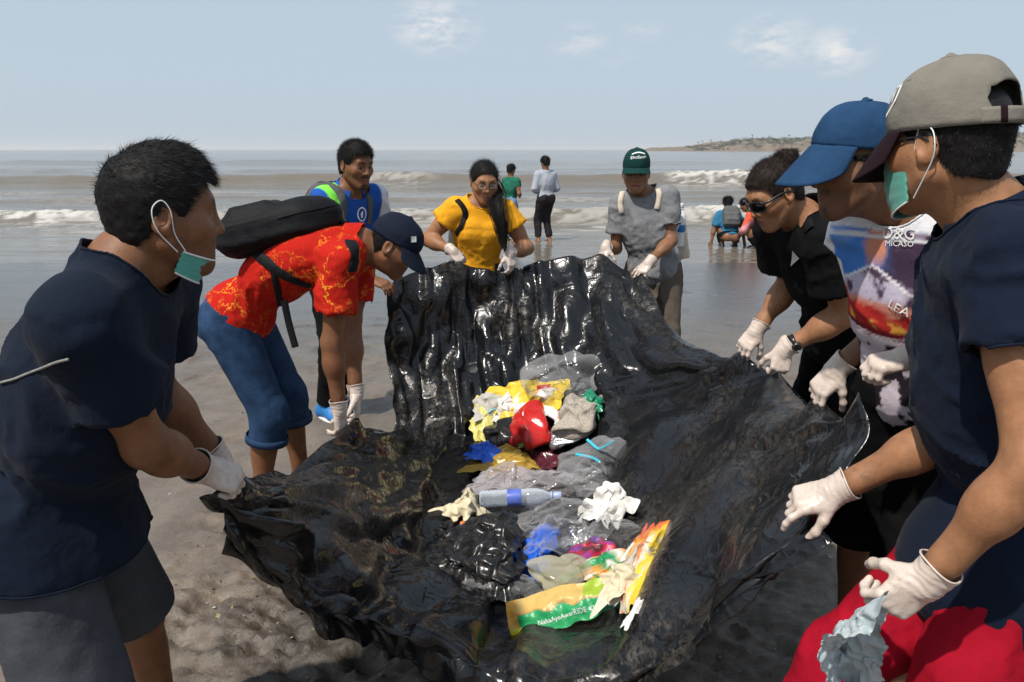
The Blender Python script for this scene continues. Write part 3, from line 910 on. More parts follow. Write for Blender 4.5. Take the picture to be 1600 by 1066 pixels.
    thr = [cap_(H.w(0, .020, -.085), neck + fw * .045 * s, .030 * s, .030 * s, .03 * s)] if not sp.get('nothroat') else []
    parts.append(nets(hp[:2] + [nb] + thr + hp[2:], hh))
    parts[-1] = (smooth(*parts[-1], 1, .35), parts[-1][1])
    parts.append(nets(torso(-.004) + glutes(-.004) + [nb], .014 * hb))
    for q in 'RL':
        pa = arm(q)
        if sp.get('bare' + q):
            bh = sp['bare' + q]
            pa = pa + hand_prims(wr[q], bh.get('d', unit(wr[q] - el[q])), bh['n'], 1 if q == 'R' else -1, s * .97, **{k_: v_ for k_, v_ in bh.items() if k_ not in 'dn'})
            parts.append(nets(pa, sp.get('ha', .005)))
        else:
            parts.append(nets(pa, .0065 * hb))
        parts.append(nets(leg(q) + foot(q), .0095 * hb))
    Vb, Fb = join(parts)
    C = skin_cols(Vb, H, sp['skin'], **sp.get('tint', {}))
    tv = fbm(Vb * 7, 3, 51)[:, None]; C *= 1 + np.array([.07, .10, .12]) * tv
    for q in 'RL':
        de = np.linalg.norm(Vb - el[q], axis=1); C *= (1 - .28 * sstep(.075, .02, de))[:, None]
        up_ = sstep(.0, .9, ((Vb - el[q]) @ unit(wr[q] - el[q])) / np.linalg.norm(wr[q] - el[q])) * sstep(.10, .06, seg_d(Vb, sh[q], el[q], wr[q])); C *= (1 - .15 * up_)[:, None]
    if 'paint' in sp: sp['paint'](Vb, C, P)
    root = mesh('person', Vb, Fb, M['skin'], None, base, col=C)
    tag(root, label, 'person')
    P['root'] = root; P['bodyVF'] = (Vb, Fb)
    if sp.get('eyes', True): eyes(root, H, sp.get('face', {}).get('eyes_down', 0), sp.get('look', 0))
    # --- shirt
    if 'shirt' in sp:
        q = sp['shirt']; inf = q.get('inf', .016); h = q.get('h', .010)
        tp = torso(inf, loose=q.get('loose', .006)) + ([ell_(pel - upp * .09 * s, np.array((.182 * G, .150 * G, .12)) * s + inf + .016, Rp, .05)] if q.get('long') else [])
        pr = list(tp); ends = {}
        for sd in 'RL':
            fr = q.get('sl' + sd, q.get('sl', .62))
            a, e, w_ = sh[sd], el[sd], wr[sd]
            if fr <= 1:
                end = lerp(a, e, fr); dr = unit(e - a)
                sl_p = [cut_(a, end + dr * .05, .060 * s * am + inf, (.058 * s * am + inf) * q.get('flare', 1.12), end, dr, .03)]
            else:
                end = lerp(e, w_, fr - 1); dr = unit(w_ - e)
                sl_p = [cap_(a, e, .058 * s * am + inf, .046 * s * am + inf, .035), cut_(e, end + dr * .03, .046 * s * am + inf, .034 * s + inf, end, dr, .02)]
            pr += sl_p
            ends[sd] = (end, dr, sl_p)
        pr.append(cap_(neck - upc * .02, neck + unit(H.c - neck) * .05 * s, (.062 * s + inf * .5) * q.get('nk', 1), None, .03))
        V, F = nets(pr, h)
        ts = sdf(tp, V)
        hm = -((V - (pel + upp * q.get('hem', -.10) * s)) @ unit(upp + fp * q.get('hemtilt', 0))) + .004 * vnoise(V * 9, 3)
        hv = np.maximum(hm, -1)
        for sd in 'RL':
            end, dr, sl_p = ends[sd]
            cd = prim(('c',) + sl_p[-1][1:], np.asarray(V, np.float32)); pd = (V - end) @ dr
            hv = np.maximum(hv, np.minimum(np.minimum(.8 * h - np.abs(pd), -cd - .5 * h), np.minimum(ts - .004, 1)))
        nd = unit(unit(H.c - neck) + upc * q.get('nkup', .6) + fw * q.get('nkf', .35))
        nc = neck + upc * q.get('nkz', .012) * s
        ndist = np.linalg.norm(np.cross(V - nc, nd), axis=1)
        hn = np.minimum((V - nc) @ nd, .105 * s - ndist)
        hv = np.maximum(hv, hn)
        V, F = clip(V, F, hv)
        if 'cutfn' in q:
            V, F = clip(V, F, q['cutfn'](V, P))
        V = smooth_border(V, F, 12); bd = border(F, len(V))
        nearneck = np.linalg.norm(V - neck, axis=1) < .12 * s
        V = smooth(V, F, 2, .4, bd)
        V = buckle(V, F, q.get('fold', 1.07), q.get('it', 28), lim=(-.010, q.get('amp', .022)), bend=q.get('bend', .10), pin=(bd & nearneck) | (np.linalg.norm(V - neck, axis=1) < .085 * s), seed=q.get('seed', 1), aniso=q.get('aniso'), hp=18, gain=q.get('gain', 1.5))
        V = V + vnormals(V, F) * (folds(V, Rc, q.get('seed', 1), q.get('famp', .008), q.get('fa', (5, 5, 12)), q.get('fb', (13, 13, 3.5))) * sstep(.07, .16, np.linalg.norm(V - neck, axis=1)))[:, None]
        V = smooth(V, F, 1, .3)
        col = q['paint'](V, P) if 'paint' in q else None
        o = mesh(q.get('name', 'shirt'), V, F, M[q['m']], root, col=col, thick=.003)
        P['shirt'] = o; P['shirtVF'] = (V, F); P['ends'] = {k_: v_[:2] for k_, v_ in ends.items()}
        # ribbed hems: neckline and sleeve bands
        if h < .015:
            for lp in loops(F):
                if len(lp) > 20: mesh('hem', *tube(np.concatenate([V[lp], V[lp[:1]]]), .0028, 0, 6), M[q['m']], o, col=np.repeat(np.concatenate([col[lp], col[lp[:1]]]), 6, 0) * .9 if col is not None else None)
    if 'pants' in sp:
        q = sp['pants']; inf = q.get('inf', .016); h = q.get('h', .011)
        pr = [ell_(pel + upp * .02, np.array((.160 * G, .120 * G, .125)) * s + inf * q.get('pinf', .7), Rp, .05)] + glutes(inf * q.get('pinf', .7))
        ends = {}
        for sd in 'RL':
            fr = q.get('ln' + sd, q.get('ln', 1.9)); fl = q.get('flare', 1.0)
            a, kk, n_ = hip[sd], kn[sd], an[sd]
            if fr <= 1:
                end = lerp(a, kk, fr); dr = unit(kk - a); pr.append(cap_(a, end + dr * .05, .092 * s * lm + inf, (lerp(.09, .060, fr) * s * lm + inf) * fl, .04))
            else:
                end = lerp(kk, n_, fr - 1); dr = unit(n_ - kk)
                pr.append(cap_(a, kk, .092 * s * lm + inf, .062 * s * lm + inf, .04))
                pr.append(cap_(kk, end + dr * .05, .062 * s * lm + inf, (lerp(.062, .044, fr - 1) * s * lm + inf) * fl, .04))
            ends[sd] = (end, dr)
        V, F = nets(pr, h)
        hv = (V - (pel + upp * q.get('waist', .06) * s)) @ upp
        for sd in 'RL':
            end, dr = ends[sd]; ot = 'L' if sd == 'R' else 'R'
            da = seg_d(V, hip[sd], kn[sd], an[sd]); db = seg_d(V, hip[ot], kn[ot], an[ot])
            hv = np.maximum(hv, np.minimum((V - end) @ dr, (db - da) * 3))
        V, F = clip(V, F, hv)
        V = smooth_border(V, F); bd = border(F, len(V))
        V = smooth(V, F, 2, .4, bd)
        V = buckle(V, F, q.get('fold', 1.06), q.get('it', 24), lim=(-.010, q.get('amp', .02)), bend=.10, seed=q.get('seed', 2), hp=18, gain=q.get('gain', 1.5))
        V = V + vnormals(V, F) * folds(V, Rp, q.get('seed', 2), q.get('famp', .007), (5, 5, 13), (12, 12, 3))[:, None]
        V = smooth(V, F, 1, .3)
        col = q['paint'](V, P) if 'paint' in q else None
        P['pantsVF'] = (V, F)
        P['pants'] = mesh(q.get('name', 'trousers'), V, F, M[q['m']], root, col=col, thick=.003)
        if q.get('cuff'):
            for sd in 'RL':
                end, dr = ends[sd]
                m_ = (np.abs((V - end) @ dr) < .012) & (seg_d(V, hip[sd], kn[sd], an[sd]) < seg_d(V, hip['L' if sd == 'R' else 'R'], kn['L' if sd == 'R' else 'R'], an['L' if sd == 'R' else 'R']))
                if m_.sum() > 5:
                    c0 = end; r0 = np.median(np.linalg.norm(np.cross(V[m_] - c0, dr), axis=1))
                    mesh('turned_cuff', *hemring(c0 + dr * -.028, c0 + dr * .004, r0 + .006, dr), M[q['m']], P['pants'], thick=.004)
    for sd in 'RL':
        if 'gl' + sd in sp:
            g = dict(sp['gl' + sd]); fd = unit(wr[sd] - el[sd])
            P['glove' + sd] = glove(root, wr[sd], g.pop('d', fd), g.pop('n'), 1 if sd == 'R' else -1, s, fd, cr=.45 + .55 * am, **g)
        if 'shoe' in sp:
            V, F = nets(foot(sd, .008), .006)
            V, F = clip(V, F, (V - (an[sd] + V3(0, 0, .012)))[:, 2])
            sh_ = mesh('shoe', V, F, M[sp['shoe']], root, thick=.003)
            lo = V[:, 2].min()
            f = orth(sp.get('toe' + sd, fp), (0, 0, 1)); c0 = V3(an[sd][0], an[sd][1], lo + .012) + f * .065 * s
            Vs, Fs = nets([ell_(c0, np.array((.050, .140, .013)) * s, np.stack([np.cross(f, V3(0, 0, 1)), f, V3(0, 0, 1)]), .01)], .006)
            mesh('sole', Vs, Fs, M[sp.get('sole', 'rubberwhite')], sh_)
    return P
def unitrows(R):
    a = unit(R[2]); b = orth(R[1], a); return np.stack([np.cross(b, a), b, a])
def Rx(d):
    d = unit(d); a = orth((1, 0, 0) if abs(d[0]) < .9 else (0, 1, 0), d); return np.stack([a, np.cross(d, a), d])
def seg_d(V, a, b, c):
    o = []
    for p, q in ((a, b), (b, c)):
        t = np.clip(((V - p) @ (q - p)) / ((q - p) @ (q - p)), 0, 1); o.append(np.linalg.norm(V - p - t[:, None] * (q - p), axis=1))
    return np.minimum(*o)
def hemring(a, b, r, dr, n=40):
    u = orth((0, 0, 1) if abs(dr[2]) < .9 else (1, 0, 0), dr); v = np.cross(dr, u)
    th = np.linspace(0, 2 * np.pi, n, endpoint=False); c = np.cos(th)[:, None] * u + np.sin(th)[:, None] * v
    return loft_rings([a + c * r, a * .5 + b * .5 + c * (r + .002), b + c * r])

def collar(P, m, hgt=.035, open_=.5, r=.066, spread=.02):
    """Turned-down polo collar round the neck, open at the front."""
    H, s = P['H'], P['s']; nd = unit(unit(H.c - P['neck']) + P['upc']); c = P['neck'] + nd * .028 * s
    fw = orth(P['fw'], nd); rt = np.cross(fw, nd)
    th = np.linspace(open_, 2 * np.pi - open_, 50)
    rings = []
    for (dr, dz) in ((-.002, -.012), (.000, .012), (.003, .018), (.009, .014), (.020, -.006), (.028 + spread * .3, -.022)):
        front = np.cos(th).clip(0)
        rr = r * s + dr
        rings.append(c + (np.cos(th) * (rr * 1.02 + .006 * front))[:, None] * fw + (np.sin(th) * rr)[:, None] * rt + nd * (dz * hgt / .035) - nd * (front * .030 + .006 * (1 - np.abs(np.cos(th))))[:, None])
    V = np.stack(rings, 1).reshape(-1, 3)
    return mesh('collar', V, grid_faces(50, 6), M[m], P['shirt'], thick=.0022, sub=1)
def text_mesh(txt, size=1.0):
    cu = bpy.data.curves.new('t', 'FONT'); cu.body = txt; cu.size = size; cu.align_x = 'CENTER'; cu.align_y = 'CENTER'; cu.resolution_u = 2
    o = bpy.data.objects.new('t', cu); COL.objects.link(o)
    dg = bpy.context.evaluated_depsgraph_get(); dg.update()
    me = o.evaluated_get(dg).to_mesh()
    V = np.array([v.co[:] for v in me.vertices]); F = [list(p.vertices) for p in me.polygons]
    o.evaluated_get(dg).to_mesh_clear(); bpy.data.objects.remove(o); bpy.data.curves.remove(cu)
    return V, F
def decal(name, V2, F, c, ri, up, tree, m, parent, off=.0025, sub_ray=None):
    """Wraps a flat drawing on a surface by casting along the plane's normal."""
    ri = unit(ri); up = orth(up, ri); n = np.cross(ri, up)
    out = []
    for x, y in V2[:, :2]:
        p = c + ri * x + up * y
        h = tree.ray_cast(Vector(p + n * .12), Vector(-n), .3)
        out.append(np.array(h[0]) + n * off if h[0] is not None else p)
    out = np.array(out)
    return mesh(name, out, F, m, parent, smooth_=False)
# ------------------------------------------------------------------ beach, sea, headland
def gz0(x, y):
    return np.interp(y, [-60, 4.5, 8, 12, 15, 20, 30, 60], [.0, 0, -.035, -.115, -.155, -.33, -.8, -2.2])
rng = np.random.default_rng(11)
FOOT = []
for _ in range(230):
    fx, fy = rng.uniform(-4.2, 4.2), rng.uniform(1.7, 9.5)
    FOOT.append((fx, fy, rng.uniform(0, 6.28), rng.uniform(.7, 1.1)))
def sand_h(x, y):
    P = np.stack([x, y, 0 * x], 1)
    near = sstep(7.5, 3.0, y)
    z = gz0(x, y)
    k = near > .01
    z[k] += near[k] * (.007 * fbm(P[k] * 1.6, 3, 21) + .0025 * fbm(P[k] * 9, 3, 22, ridged=True))
    z = z + .004 * fbm(P * 1.1 * np.array([1, .6, 1]), 2, 20)
    # churned lumps where people stood, at the near left and near right
    for cx, cy, rx, ry, a in ((-.78, 2.35, .50, .42, .034), (-.25, 2.15, .5, .25, .022), (-1.35, 2.3, .5, .5, .018), (.85, 2.3, .6, .5, .014), (-1.05, 3.2, .4, .3, .012), (1.3, 3.1, .5, .6, .012)):
        m = np.exp(-((x - cx) / rx) ** 2 - ((y - cy) / ry) ** 2); k = m > .02
        z[k] += m[k] * a * (.5 * fbm(P[k] * 6, 3, 23) + .7 * fbm(P[k] * 13, 4, 24, gain=.6, ridged=True))
    for fx, fy, an, k in FOOT:
        dx, dy = x - fx, y - fy
        m = (np.abs(dx) < .3) & (np.abs(dy) < .3)
        if not m.any(): continue
        u = dx[m] * math.cos(an) + dy[m] * math.sin(an); v = -dx[m] * math.sin(an) + dy[m] * math.cos(an)
        r = np.sqrt((u / .12) ** 2 + (v / .047) ** 2) / k
        fade = 1 - .6 * sstep(5, 9, fy)
        z[m] += fade * (-.014 * sstep(1.15, .75, r) + .006 * np.exp(-((r - 1.25) / .22) ** 2))
    return z
def lines(segs):
    o = []
    for a, b, n in segs: o += list(np.linspace(a, b, n, endpoint=False))
    return np.array(o + [segs[-1][1]])
gx = lines([(-400, -60, 8), (-60, -12, 14), (-12, -3.6, 40), (-3.6, 3.6, 320), (3.6, 12, 40), (12, 60, 14), (60, 400, 8)])
gy = lines([(-60, -4, 8), (-4, 1.4, 12), (1.4, 1.9, 10), (1.9, 4.4, 180), (4.4, 10, 110), (10, 16, 30), (16, 60, 20)])
X, Y = np.meshgrid(gx, gy, indexing='ij')
Z = sand_h(X.ravel(), Y.ravel())
def ground_z(x, y): return float(sand_h(np.array([float(x)]), np.array([float(y)]))[0])
def sand_mat():
    m = bpy.data.materials.new('beach_sand'); m.use_nodes = True
    n = m.node_tree.nodes; l = m.node_tree.links; b = n['Principled BSDF']
    tc = n.new('ShaderNodeTexCoord')
    def noise(sc, det=6, ro=.6, vec=None, sy=1):
        t = n.new('ShaderNodeTexNoise'); t.inputs['Scale'].default_value = sc; t.inputs['Detail'].default_value = det; t.inputs['Roughness'].default_value = ro
        if sy != 1:
            mp = n.new('ShaderNodeMapping'); mp.inputs['Scale'].default_value = (1, sy, 1); l.new(tc.outputs['Object'], mp.inputs['Vector']); l.new(mp.outputs[0], t.inputs['Vector'])
        else: l.new(tc.outputs['Object'], t.inputs['Vector'])
        return t.outputs['Fac']
    def mrange(v, a, b_, c=0, d=1):
        q = n.new('ShaderNodeMapRange'); q.inputs['From Min'].default_value = a; q.inputs['From Max'].default_value = b_; q.inputs['To Min'].default_value = c; q.inputs['To Max'].default_value = d
        l.new(v, q.inputs['Value']); return q.outputs[0]
    def mixc(f, a, b_):
        q = n.new('ShaderNodeMix'); q.data_type = 'RGBA'; l.new(f, q.inputs['Factor'])
        for k, s_ in (('A', a), ('B', b_)):
            if isinstance(s_, tuple): q.inputs[k].default_value = (*s_, 1)
            else: l.new(s_, q.inputs[k])
        return q.outputs['Result']
    sx = n.new('ShaderNodeSeparateXYZ'); l.new(tc.outputs['Object'], sx.inputs[0])
    big = noise(.9, 5, .6, sy=2.2)
    ym = n.new('ShaderNodeMath'); ym.operation = 'MULTIPLY_ADD'; ym.inputs[1].default_value = 2.6; l.new(big, ym.inputs[0]); l.new(sx.outputs['Y'], ym.inputs[2])
    wet = mrange(ym.outputs[0], 6.6, 9.6)
    c1 = mixc(mrange(noise(3.2, 5, .65), .35, .65), (.124, .097, .074), (.186, .150, .116))
    c2 = mixc(mrange(noise(26, 4, .7), .56, .72), c1, (.190, .140, .090))
    c3 = mixc(mrange(noise(7, 5, .75), .57, .72), c2, (.075, .060, .048))
    # churned wet mud at the near left, plus shadow painted in by the sheet
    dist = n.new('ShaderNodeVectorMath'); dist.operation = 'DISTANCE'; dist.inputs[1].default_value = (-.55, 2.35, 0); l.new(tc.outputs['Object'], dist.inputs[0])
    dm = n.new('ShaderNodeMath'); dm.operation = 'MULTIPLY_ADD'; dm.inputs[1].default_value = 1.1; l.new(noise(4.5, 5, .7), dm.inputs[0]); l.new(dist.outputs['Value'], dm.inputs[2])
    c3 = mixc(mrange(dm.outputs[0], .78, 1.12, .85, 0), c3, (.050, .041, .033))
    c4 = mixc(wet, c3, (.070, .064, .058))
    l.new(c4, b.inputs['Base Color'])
    r0 = mrange(noise(4, 3, .6), .35, .65, .28, .58)
    r1 = n.new('ShaderNodeMix'); r1.data_type = 'FLOAT'; l.new(wet, r1.inputs['Factor']); l.new(r0, r1.inputs['A'])
    l.new(mrange(noise(1.6, 3, .6, sy=3), .35, .65, .06, .20), r1.inputs['B'])
    l.new(r1.outputs['Result'], b.inputs['Roughness'])
    bs = n.new('ShaderNodeMix'); bs.data_type = 'FLOAT'; l.new(wet, bs.inputs['Factor']); bs.inputs['A'].default_value = .5; bs.inputs['B'].default_value = .045
    bp = n.new('ShaderNodeBump'); bp.inputs['Distance'].default_value = .020; l.new(bs.outputs['Result'], bp.inputs['Strength']); l.new(noise(26, 5, .72), bp.inputs['Height'])
    bp2 = n.new('ShaderNodeBump'); bp2.inputs['Distance'].default_value = .003; bp2.inputs['Strength'].default_value = .35; l.new(noise(420, 2), bp2.inputs['Height']); l.new(bp.outputs[0], bp2.inputs['Normal'])
    # faint ripples in the film of water left on the sand
    bp3 = n.new('ShaderNodeBump'); bp3.inputs['Distance'].default_value = .012; l.new(noise(2.2, 4, .6, sy=5), bp3.inputs['Height']); l.new(bp2.outputs[0], bp3.inputs['Normal'])
    sm = n.new('ShaderNodeMath'); sm.operation = 'MULTIPLY'; sm.inputs[1].default_value = .22; l.new(wet, sm.inputs[0]); l.new(sm.outputs[0], bp3.inputs['Strength'])
    l.new(bp3.outputs[0], b.inputs['Normal'])
    return m
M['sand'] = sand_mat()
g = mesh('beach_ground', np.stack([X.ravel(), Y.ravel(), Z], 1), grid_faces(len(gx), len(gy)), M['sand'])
tag(g, 'wet grey-brown beach sand with footprints', None, kind='structure')

# --- sea
ZW = -.118
yl = lines([(10.6, 17.2, 80), (17.2, 22.5, 90), (22.5, 36.5, 80), (36.5, 43, 40), (43, 70, 30)])
far = [yl[-1]]
while far[-1] < 9000: far.append(far[-1] * 1.06 + .3)
yl = np.concatenate([yl, far[1:]])
tl = np.linspace(-1.15, 1.15, 440)
T, Yw = np.meshgrid(tl, yl, indexing='ij')
x = (T * np.maximum(Yw, 14)).ravel(); y = Yw.ravel()
P2 = np.stack([x, y, 0 * x], 1)
z = np.full_like(x, ZW)
far_f = sstep(9000, 150, y)
def swell(x, y, wl, amp, ang, ph, sharp=2.0):
    q = (y * math.cos(ang) + x * math.sin(ang)) * 2 * np.pi / wl + ph + 1.2 * vnoise(np.stack([x / (wl * 4), y / (wl * 3), 0 * x], 1), 3)
    return amp * (np.power((np.sin(q) * .5 + .5), sharp) - .3)
shore = sstep(12, 17, y)
dp = sstep(22, 34, y)
fd = sstep(500, 120, y)
z += fd * (dp * (swell(x, y, 13, .16, .05, .5, 3) + swell(x, y, 7.5, .07, -.12, 1.7) + swell(x, y, 4.1, .035, .2, 2.2)) + shore * (swell(x, y, 1.5, .012, .04, 0) + swell(x, y, .8, .006, -.1, 1)) * sstep(40, 24, y))
z += (1 - sstep(16, 19, y)) * sstep(11, 13, y) * (swell(x, y, .55, .012, .03, 0, 3) * (.4 + .6 * sstep(-.2, .4, vnoise(P2 * np.array([.35, .9, 1]), 8))))
foam = np.zeros_like(x)
def breaker(yc, hgt, wback, wfront, brk, seed, wob):
    """a swell line at distance yc; brk(x) 0..1 how far it has broken"""
    global z, foam
    c = yc + wob * vnoise(np.stack([x / 9, 0 * x, 0 * x], 1), seed) + .25 * wob * vnoise(np.stack([x / 2.2, 0 * x, 0 * x], 1), seed + 1)
    h = hgt * (1 + .22 * vnoise(np.stack([x / 4.5, 0 * x, 0 * x], 1), seed + 2))
    d = y - c
    prof = np.where(d < 0, np.exp(-(d / wfront) ** 2), np.exp(-(d / wback) ** 2))
    b = brk(x)
    z += h * prof * (1 + .10 * fbm(np.stack([x / (wfront * 2.2), y / (wfront * .7), 0 * x], 1), 3, seed + 8))
    rag = fbm(P2 * np.array([2.6, 4.2, 1]), 4, seed + 5, gain=.6)
    m = b * sstep(.18, .62, prof + .22 * rag) * (d < wback * .5)
    apron = b * sstep(-wfront * 4.4, -wfront * .8, d + .5 * rag) * (d < 0) * sstep(-.15, .35, rag)
    z += m * h * (.16 * fbm(P2 * np.array([5, 7, 1]), 3, seed + 6, ridged=True)) 
    foam = np.maximum(foam, np.maximum(m, .75 * apron))
breaker(19.6, .27, 1.1, .42, lambda q: .45 + .55 * sstep(-.55, .15, vnoise(np.stack([q / 3.3, 0 * q, 0 * q], 1), 61)), 60, .55)
breaker(17.6, .045, .5, .18, lambda q: .35 * sstep(.1, .5, vnoise(np.stack([q / 2.5, 0 * q, 0 * q], 1), 66)), 64, .8)
breaker(26.5, .13, .9, .5, lambda q: .30 * sstep(.0, .5, vnoise(np.stack([q / 3.0, 0 * q, 0 * q], 1), 67)), 100, .8)
breaker(31.5, .15, 1.1, .6, lambda q: .22 * sstep(.1, .5, vnoise(np.stack([q / 4.0, 0 * q, 0 * q], 1), 68)), 110, .9)
breaker(39.5, .46, 2.0, .85, lambda q: np.maximum(sstep(7.2, 8.4, q) * sstep(13.0, 11.4, q), np.maximum(.40 * sstep(-8.5, -7.5, q) * sstep(-3, -5, q), .015)), 70, .7)
breaker(58, .30, 3.2, 2.0, lambda q: .03 + 0 * q, 80, 1.5)
breaker(95, .40, 5, 3.5, lambda q: .0 + 0 * q, 84, 3)
foam = np.clip(foam * sstep(-.75, .2, fbm(P2 * np.array([4, 5, 1]), 4, 90, gain=.65)) * 1.15, 0, 1)
foam = np.maximum(foam, .5 * sstep(.55, .8, fbm(P2 * np.array([.9, 2.6, 1]), 4, 91)) * sstep(14.5, 17, y) * sstep(26, 20, y))
def sea_mat():
    m = bpy.data.materials.new('sea_water'); m.use_nodes = True
    n = m.node_tree.nodes; l = m.node_tree.links; b = n['Principled BSDF']
    tc = n.new('ShaderNodeTexCoord'); at = n.new('ShaderNodeAttribute'); at.attribute_name = 'col'
    sp = n.new('ShaderNodeSeparateColor'); l.new(at.outputs['Color'], sp.inputs[0])
    mx = n.new('ShaderNodeMix'); mx.data_type = 'RGBA'; mx.inputs['A'].default_value = (.150, .130, .104, 1); mx.inputs['B'].default_value = (.50, .485, .455, 1)
    l.new(sp.outputs[0], mx.inputs['Factor']); l.new(mx.outputs['Result'], b.inputs['Base Color'])
    r = n.new('ShaderNodeMapRange'); r.inputs['To Min'].default_value = .13; r.inputs['To Max'].default_value = .8; l.new(sp.outputs[0], r.inputs['Value']); l.new(r.outputs[0], b.inputs['Roughness'])
    b.inputs['IOR'].default_value = 1.33
    prev = None
    for sc, sy, dist, st in ((.10, 3.5, .5, .28), (.55, 3.2, .12, .42), (2.4, 2.6, .025, .42), (9, 2.0, .005, .35)):
        mp = n.new('ShaderNodeMapping'); mp.inputs['Scale'].default_value = (1, sy, 1); l.new(tc.outputs['Object'], mp.inputs['Vector'])
        t = n.new('ShaderNodeTexNoise'); t.inputs['Scale'].default_value = sc; t.inputs['Detail'].default_value = 3; t.inputs['Roughness'].default_value = .6; l.new(mp.outputs[0], t.inputs['Vector'])
        bp = n.new('ShaderNodeBump'); bp.inputs['Distance'].default_value = dist; bp.inputs['Strength'].default_value = st; l.new(t.outputs['Fac'], bp.inputs['Height'])
        if prev is not None: l.new(prev, bp.inputs['Normal'])
        prev = bp.outputs[0]
    l.new(prev, b.inputs['Normal'])
    return m
M['sea'] = sea_mat()
o = mesh('sea', np.stack([x, y, z], 1), grid_faces(len(tl), len(yl)), M['sea'], col=np.stack([foam] * 3, 1))
tag(o, 'grey-brown sea with low breakers and white foam', None, kind='structure')

# --- headland on the right, with scrub, trees and palms
HY = 900.0
def hx(px): return (px - 800) / FPX * HY * (_c + (533 - 234) / FPX * _s) ** -1 * 1.0
hxs = np.linspace(hx(1015), hx(2100), 240); hys = np.linspace(HY - 25, HY + 160, 40)
def head_h(x, y):
    px = 800 + x * FPX / HY * (_c + (533 - 234) / FPX * _s)
    top = np.interp(px, [1020, 1040, 1056, 1072, 1090, 1130, 1170, 1200, 1260, 1330, 1450, 1600, 1800, 2100], [-1.5, 1.0, 4.2, 3.4, 4.6, 7.0, 11.2, 12.4, 13.0, 12.5, 14, 18.0, 22, 24])
    yy = (y - (HY - 22))
    sh_ = sstep(-2, 22, yy) * .62 + sstep(18, 70, yy) * .38
    P = np.stack([x, y, 0 * x], 1)
    return -1.0 + (top + 1.0) * sh_ * (1 + .16 * fbm(P / 34, 4, 31)) + .6 * fbm(P / 7, 3, 33) * sh_
HX, HYY = np.meshgrid(hxs, hys, indexing='ij')
hz = head_h(HX.ravel(), HYY.ravel())
M['rockland'] = mat('headland_earth', (.17, .125, .088), .95, var=.35, vscale=.06, bump=.5, bscale=.3, bdist=1.5, dirt=((.085, .095, .055), .95, .05))
o = mesh('headland', np.stack([HX.ravel(), HYY.ravel(), hz], 1), grid_faces(len(hxs), len(hys)), M['rockland'])
tag(o, 'low brown headland across the bay', None, kind='structure')
M['leaf'] = mat('headland_foliage', (.085, .098, .060), .8, var=.4, vscale=.25)
M['palm'] = mat('palm_frond', (.050, .062, .030), .7, var=.3, vscale=.5)
M['bark'] = mat('grey_bark', (.11, .09, .07), .9, var=.2, vscale=1)
def leaf_cloud(centers, radii, n, size, seed):
    r = np.random.default_rng(seed); k = r.integers(0, len(centers), n)
    d = r.normal(0, 1, (n, 3)); d /= np.linalg.norm(d, axis=1)[:, None]
    P = centers[k] + d * radii[k] * (r.random(n) ** .4)[:, None]
    a = r.normal(0, 1, (n, 3)); b_ = r.normal(0, 1, (n, 3)); a *= (size / np.linalg.norm(a, axis=1))[:, None]; b_ *= (size / np.linalg.norm(b_, axis=1))[:, None]
    V = np.stack([P - a, P + b_, P + a, P - b_], 1).reshape(-1, 3)
    return V, np.arange(4 * n).reshape(-1, 4)
rg = np.random.default_rng(5)
cs, rs = [], []
for _ in range(900):
    px = rg.uniform(1085, 1800); xx = hx(px); yy = HY + rg.uniform(-12, 70)
    zz = float(head_h(np.array([xx]), np.array([yy]))[0])
    if zz < .6: continue
    w_ = rg.uniform(1.4, 3.4) * (1 if px > 1140 else .6)
    cs.append((xx, yy, zz + w_ * .3)); rs.append((w_ * 1.5, w_ * 1.5, w_ * .75))
o = mesh('headland_scrub', *leaf_cloud(np.array(cs), np.array(rs), 42000, .5, 6), M['leaf'], smooth_=False)
tag(o, 'olive green scrub covering the headland', 'scrub', kind='stuff')
WHERE = []
ordw = ['first', 'second', 'third', 'fourth', 'fifth', 'sixth', 'seventh', 'eighth', 'ninth', 'tenth', 'eleventh', 'twelfth']
for i, (px, hh) in enumerate(((1096, 8.5), (1107, 8.2), (1121, 9.0), (1134, 6.5), (1186, 8), (1208, 9), (1243, 9.5))):
    xx = hx(px); yy = HY + 20 + rg.uniform(-6, 10); z0 = float(head_h(np.array([xx]), np.array([yy]))[0])
    r = empty('palm_tree', (xx, yy, z0 - .3))
    tag(r, f'small palm on the far headland, {ordw[i]} palm from its seaward tip', 'palm tree', 'palms on the headland')
    lean = rg.normal(0, .6, 2)
    tp = V3(xx + lean[0], yy + lean[1], z0 + hh * .8)
    mesh('trunk', *tube([V3(xx, yy, z0 - .3), lerp(V3(xx, yy, z0), tp, .5) + V3(.15, 0, 0), tp], [.28, .2, .16], 8, 6), M['bark'], r)
    fr = []
    for k in range(13):
        a = k * 2.4; el_ = rg.uniform(-.5, 1.0); L = rg.uniform(1.5, 2.1)
        d = V3(math.cos(a) * math.cos(el_), math.sin(a) * math.cos(el_), math.sin(el_))
        pts = [tp, tp + d * L * .5 + V3(0, 0, .15), tp + d * L + V3(0, 0, -.55)]
        C = catmull(pts, 6); sd = orth(np.cross(d, V3(0, 0, 1)), d); w_ = np.array([.08, .3, .36, .3, .2, .02])
        V = np.stack([C - sd * w_[:, None] - V3(0, 0, .12), C, C + sd * w_[:, None] - V3(0, 0, .12)], 1).reshape(-1, 3)
        fr.append((V, grid_faces(6, 3)))
    mesh('crown', *join(fr), M['palm'], r)
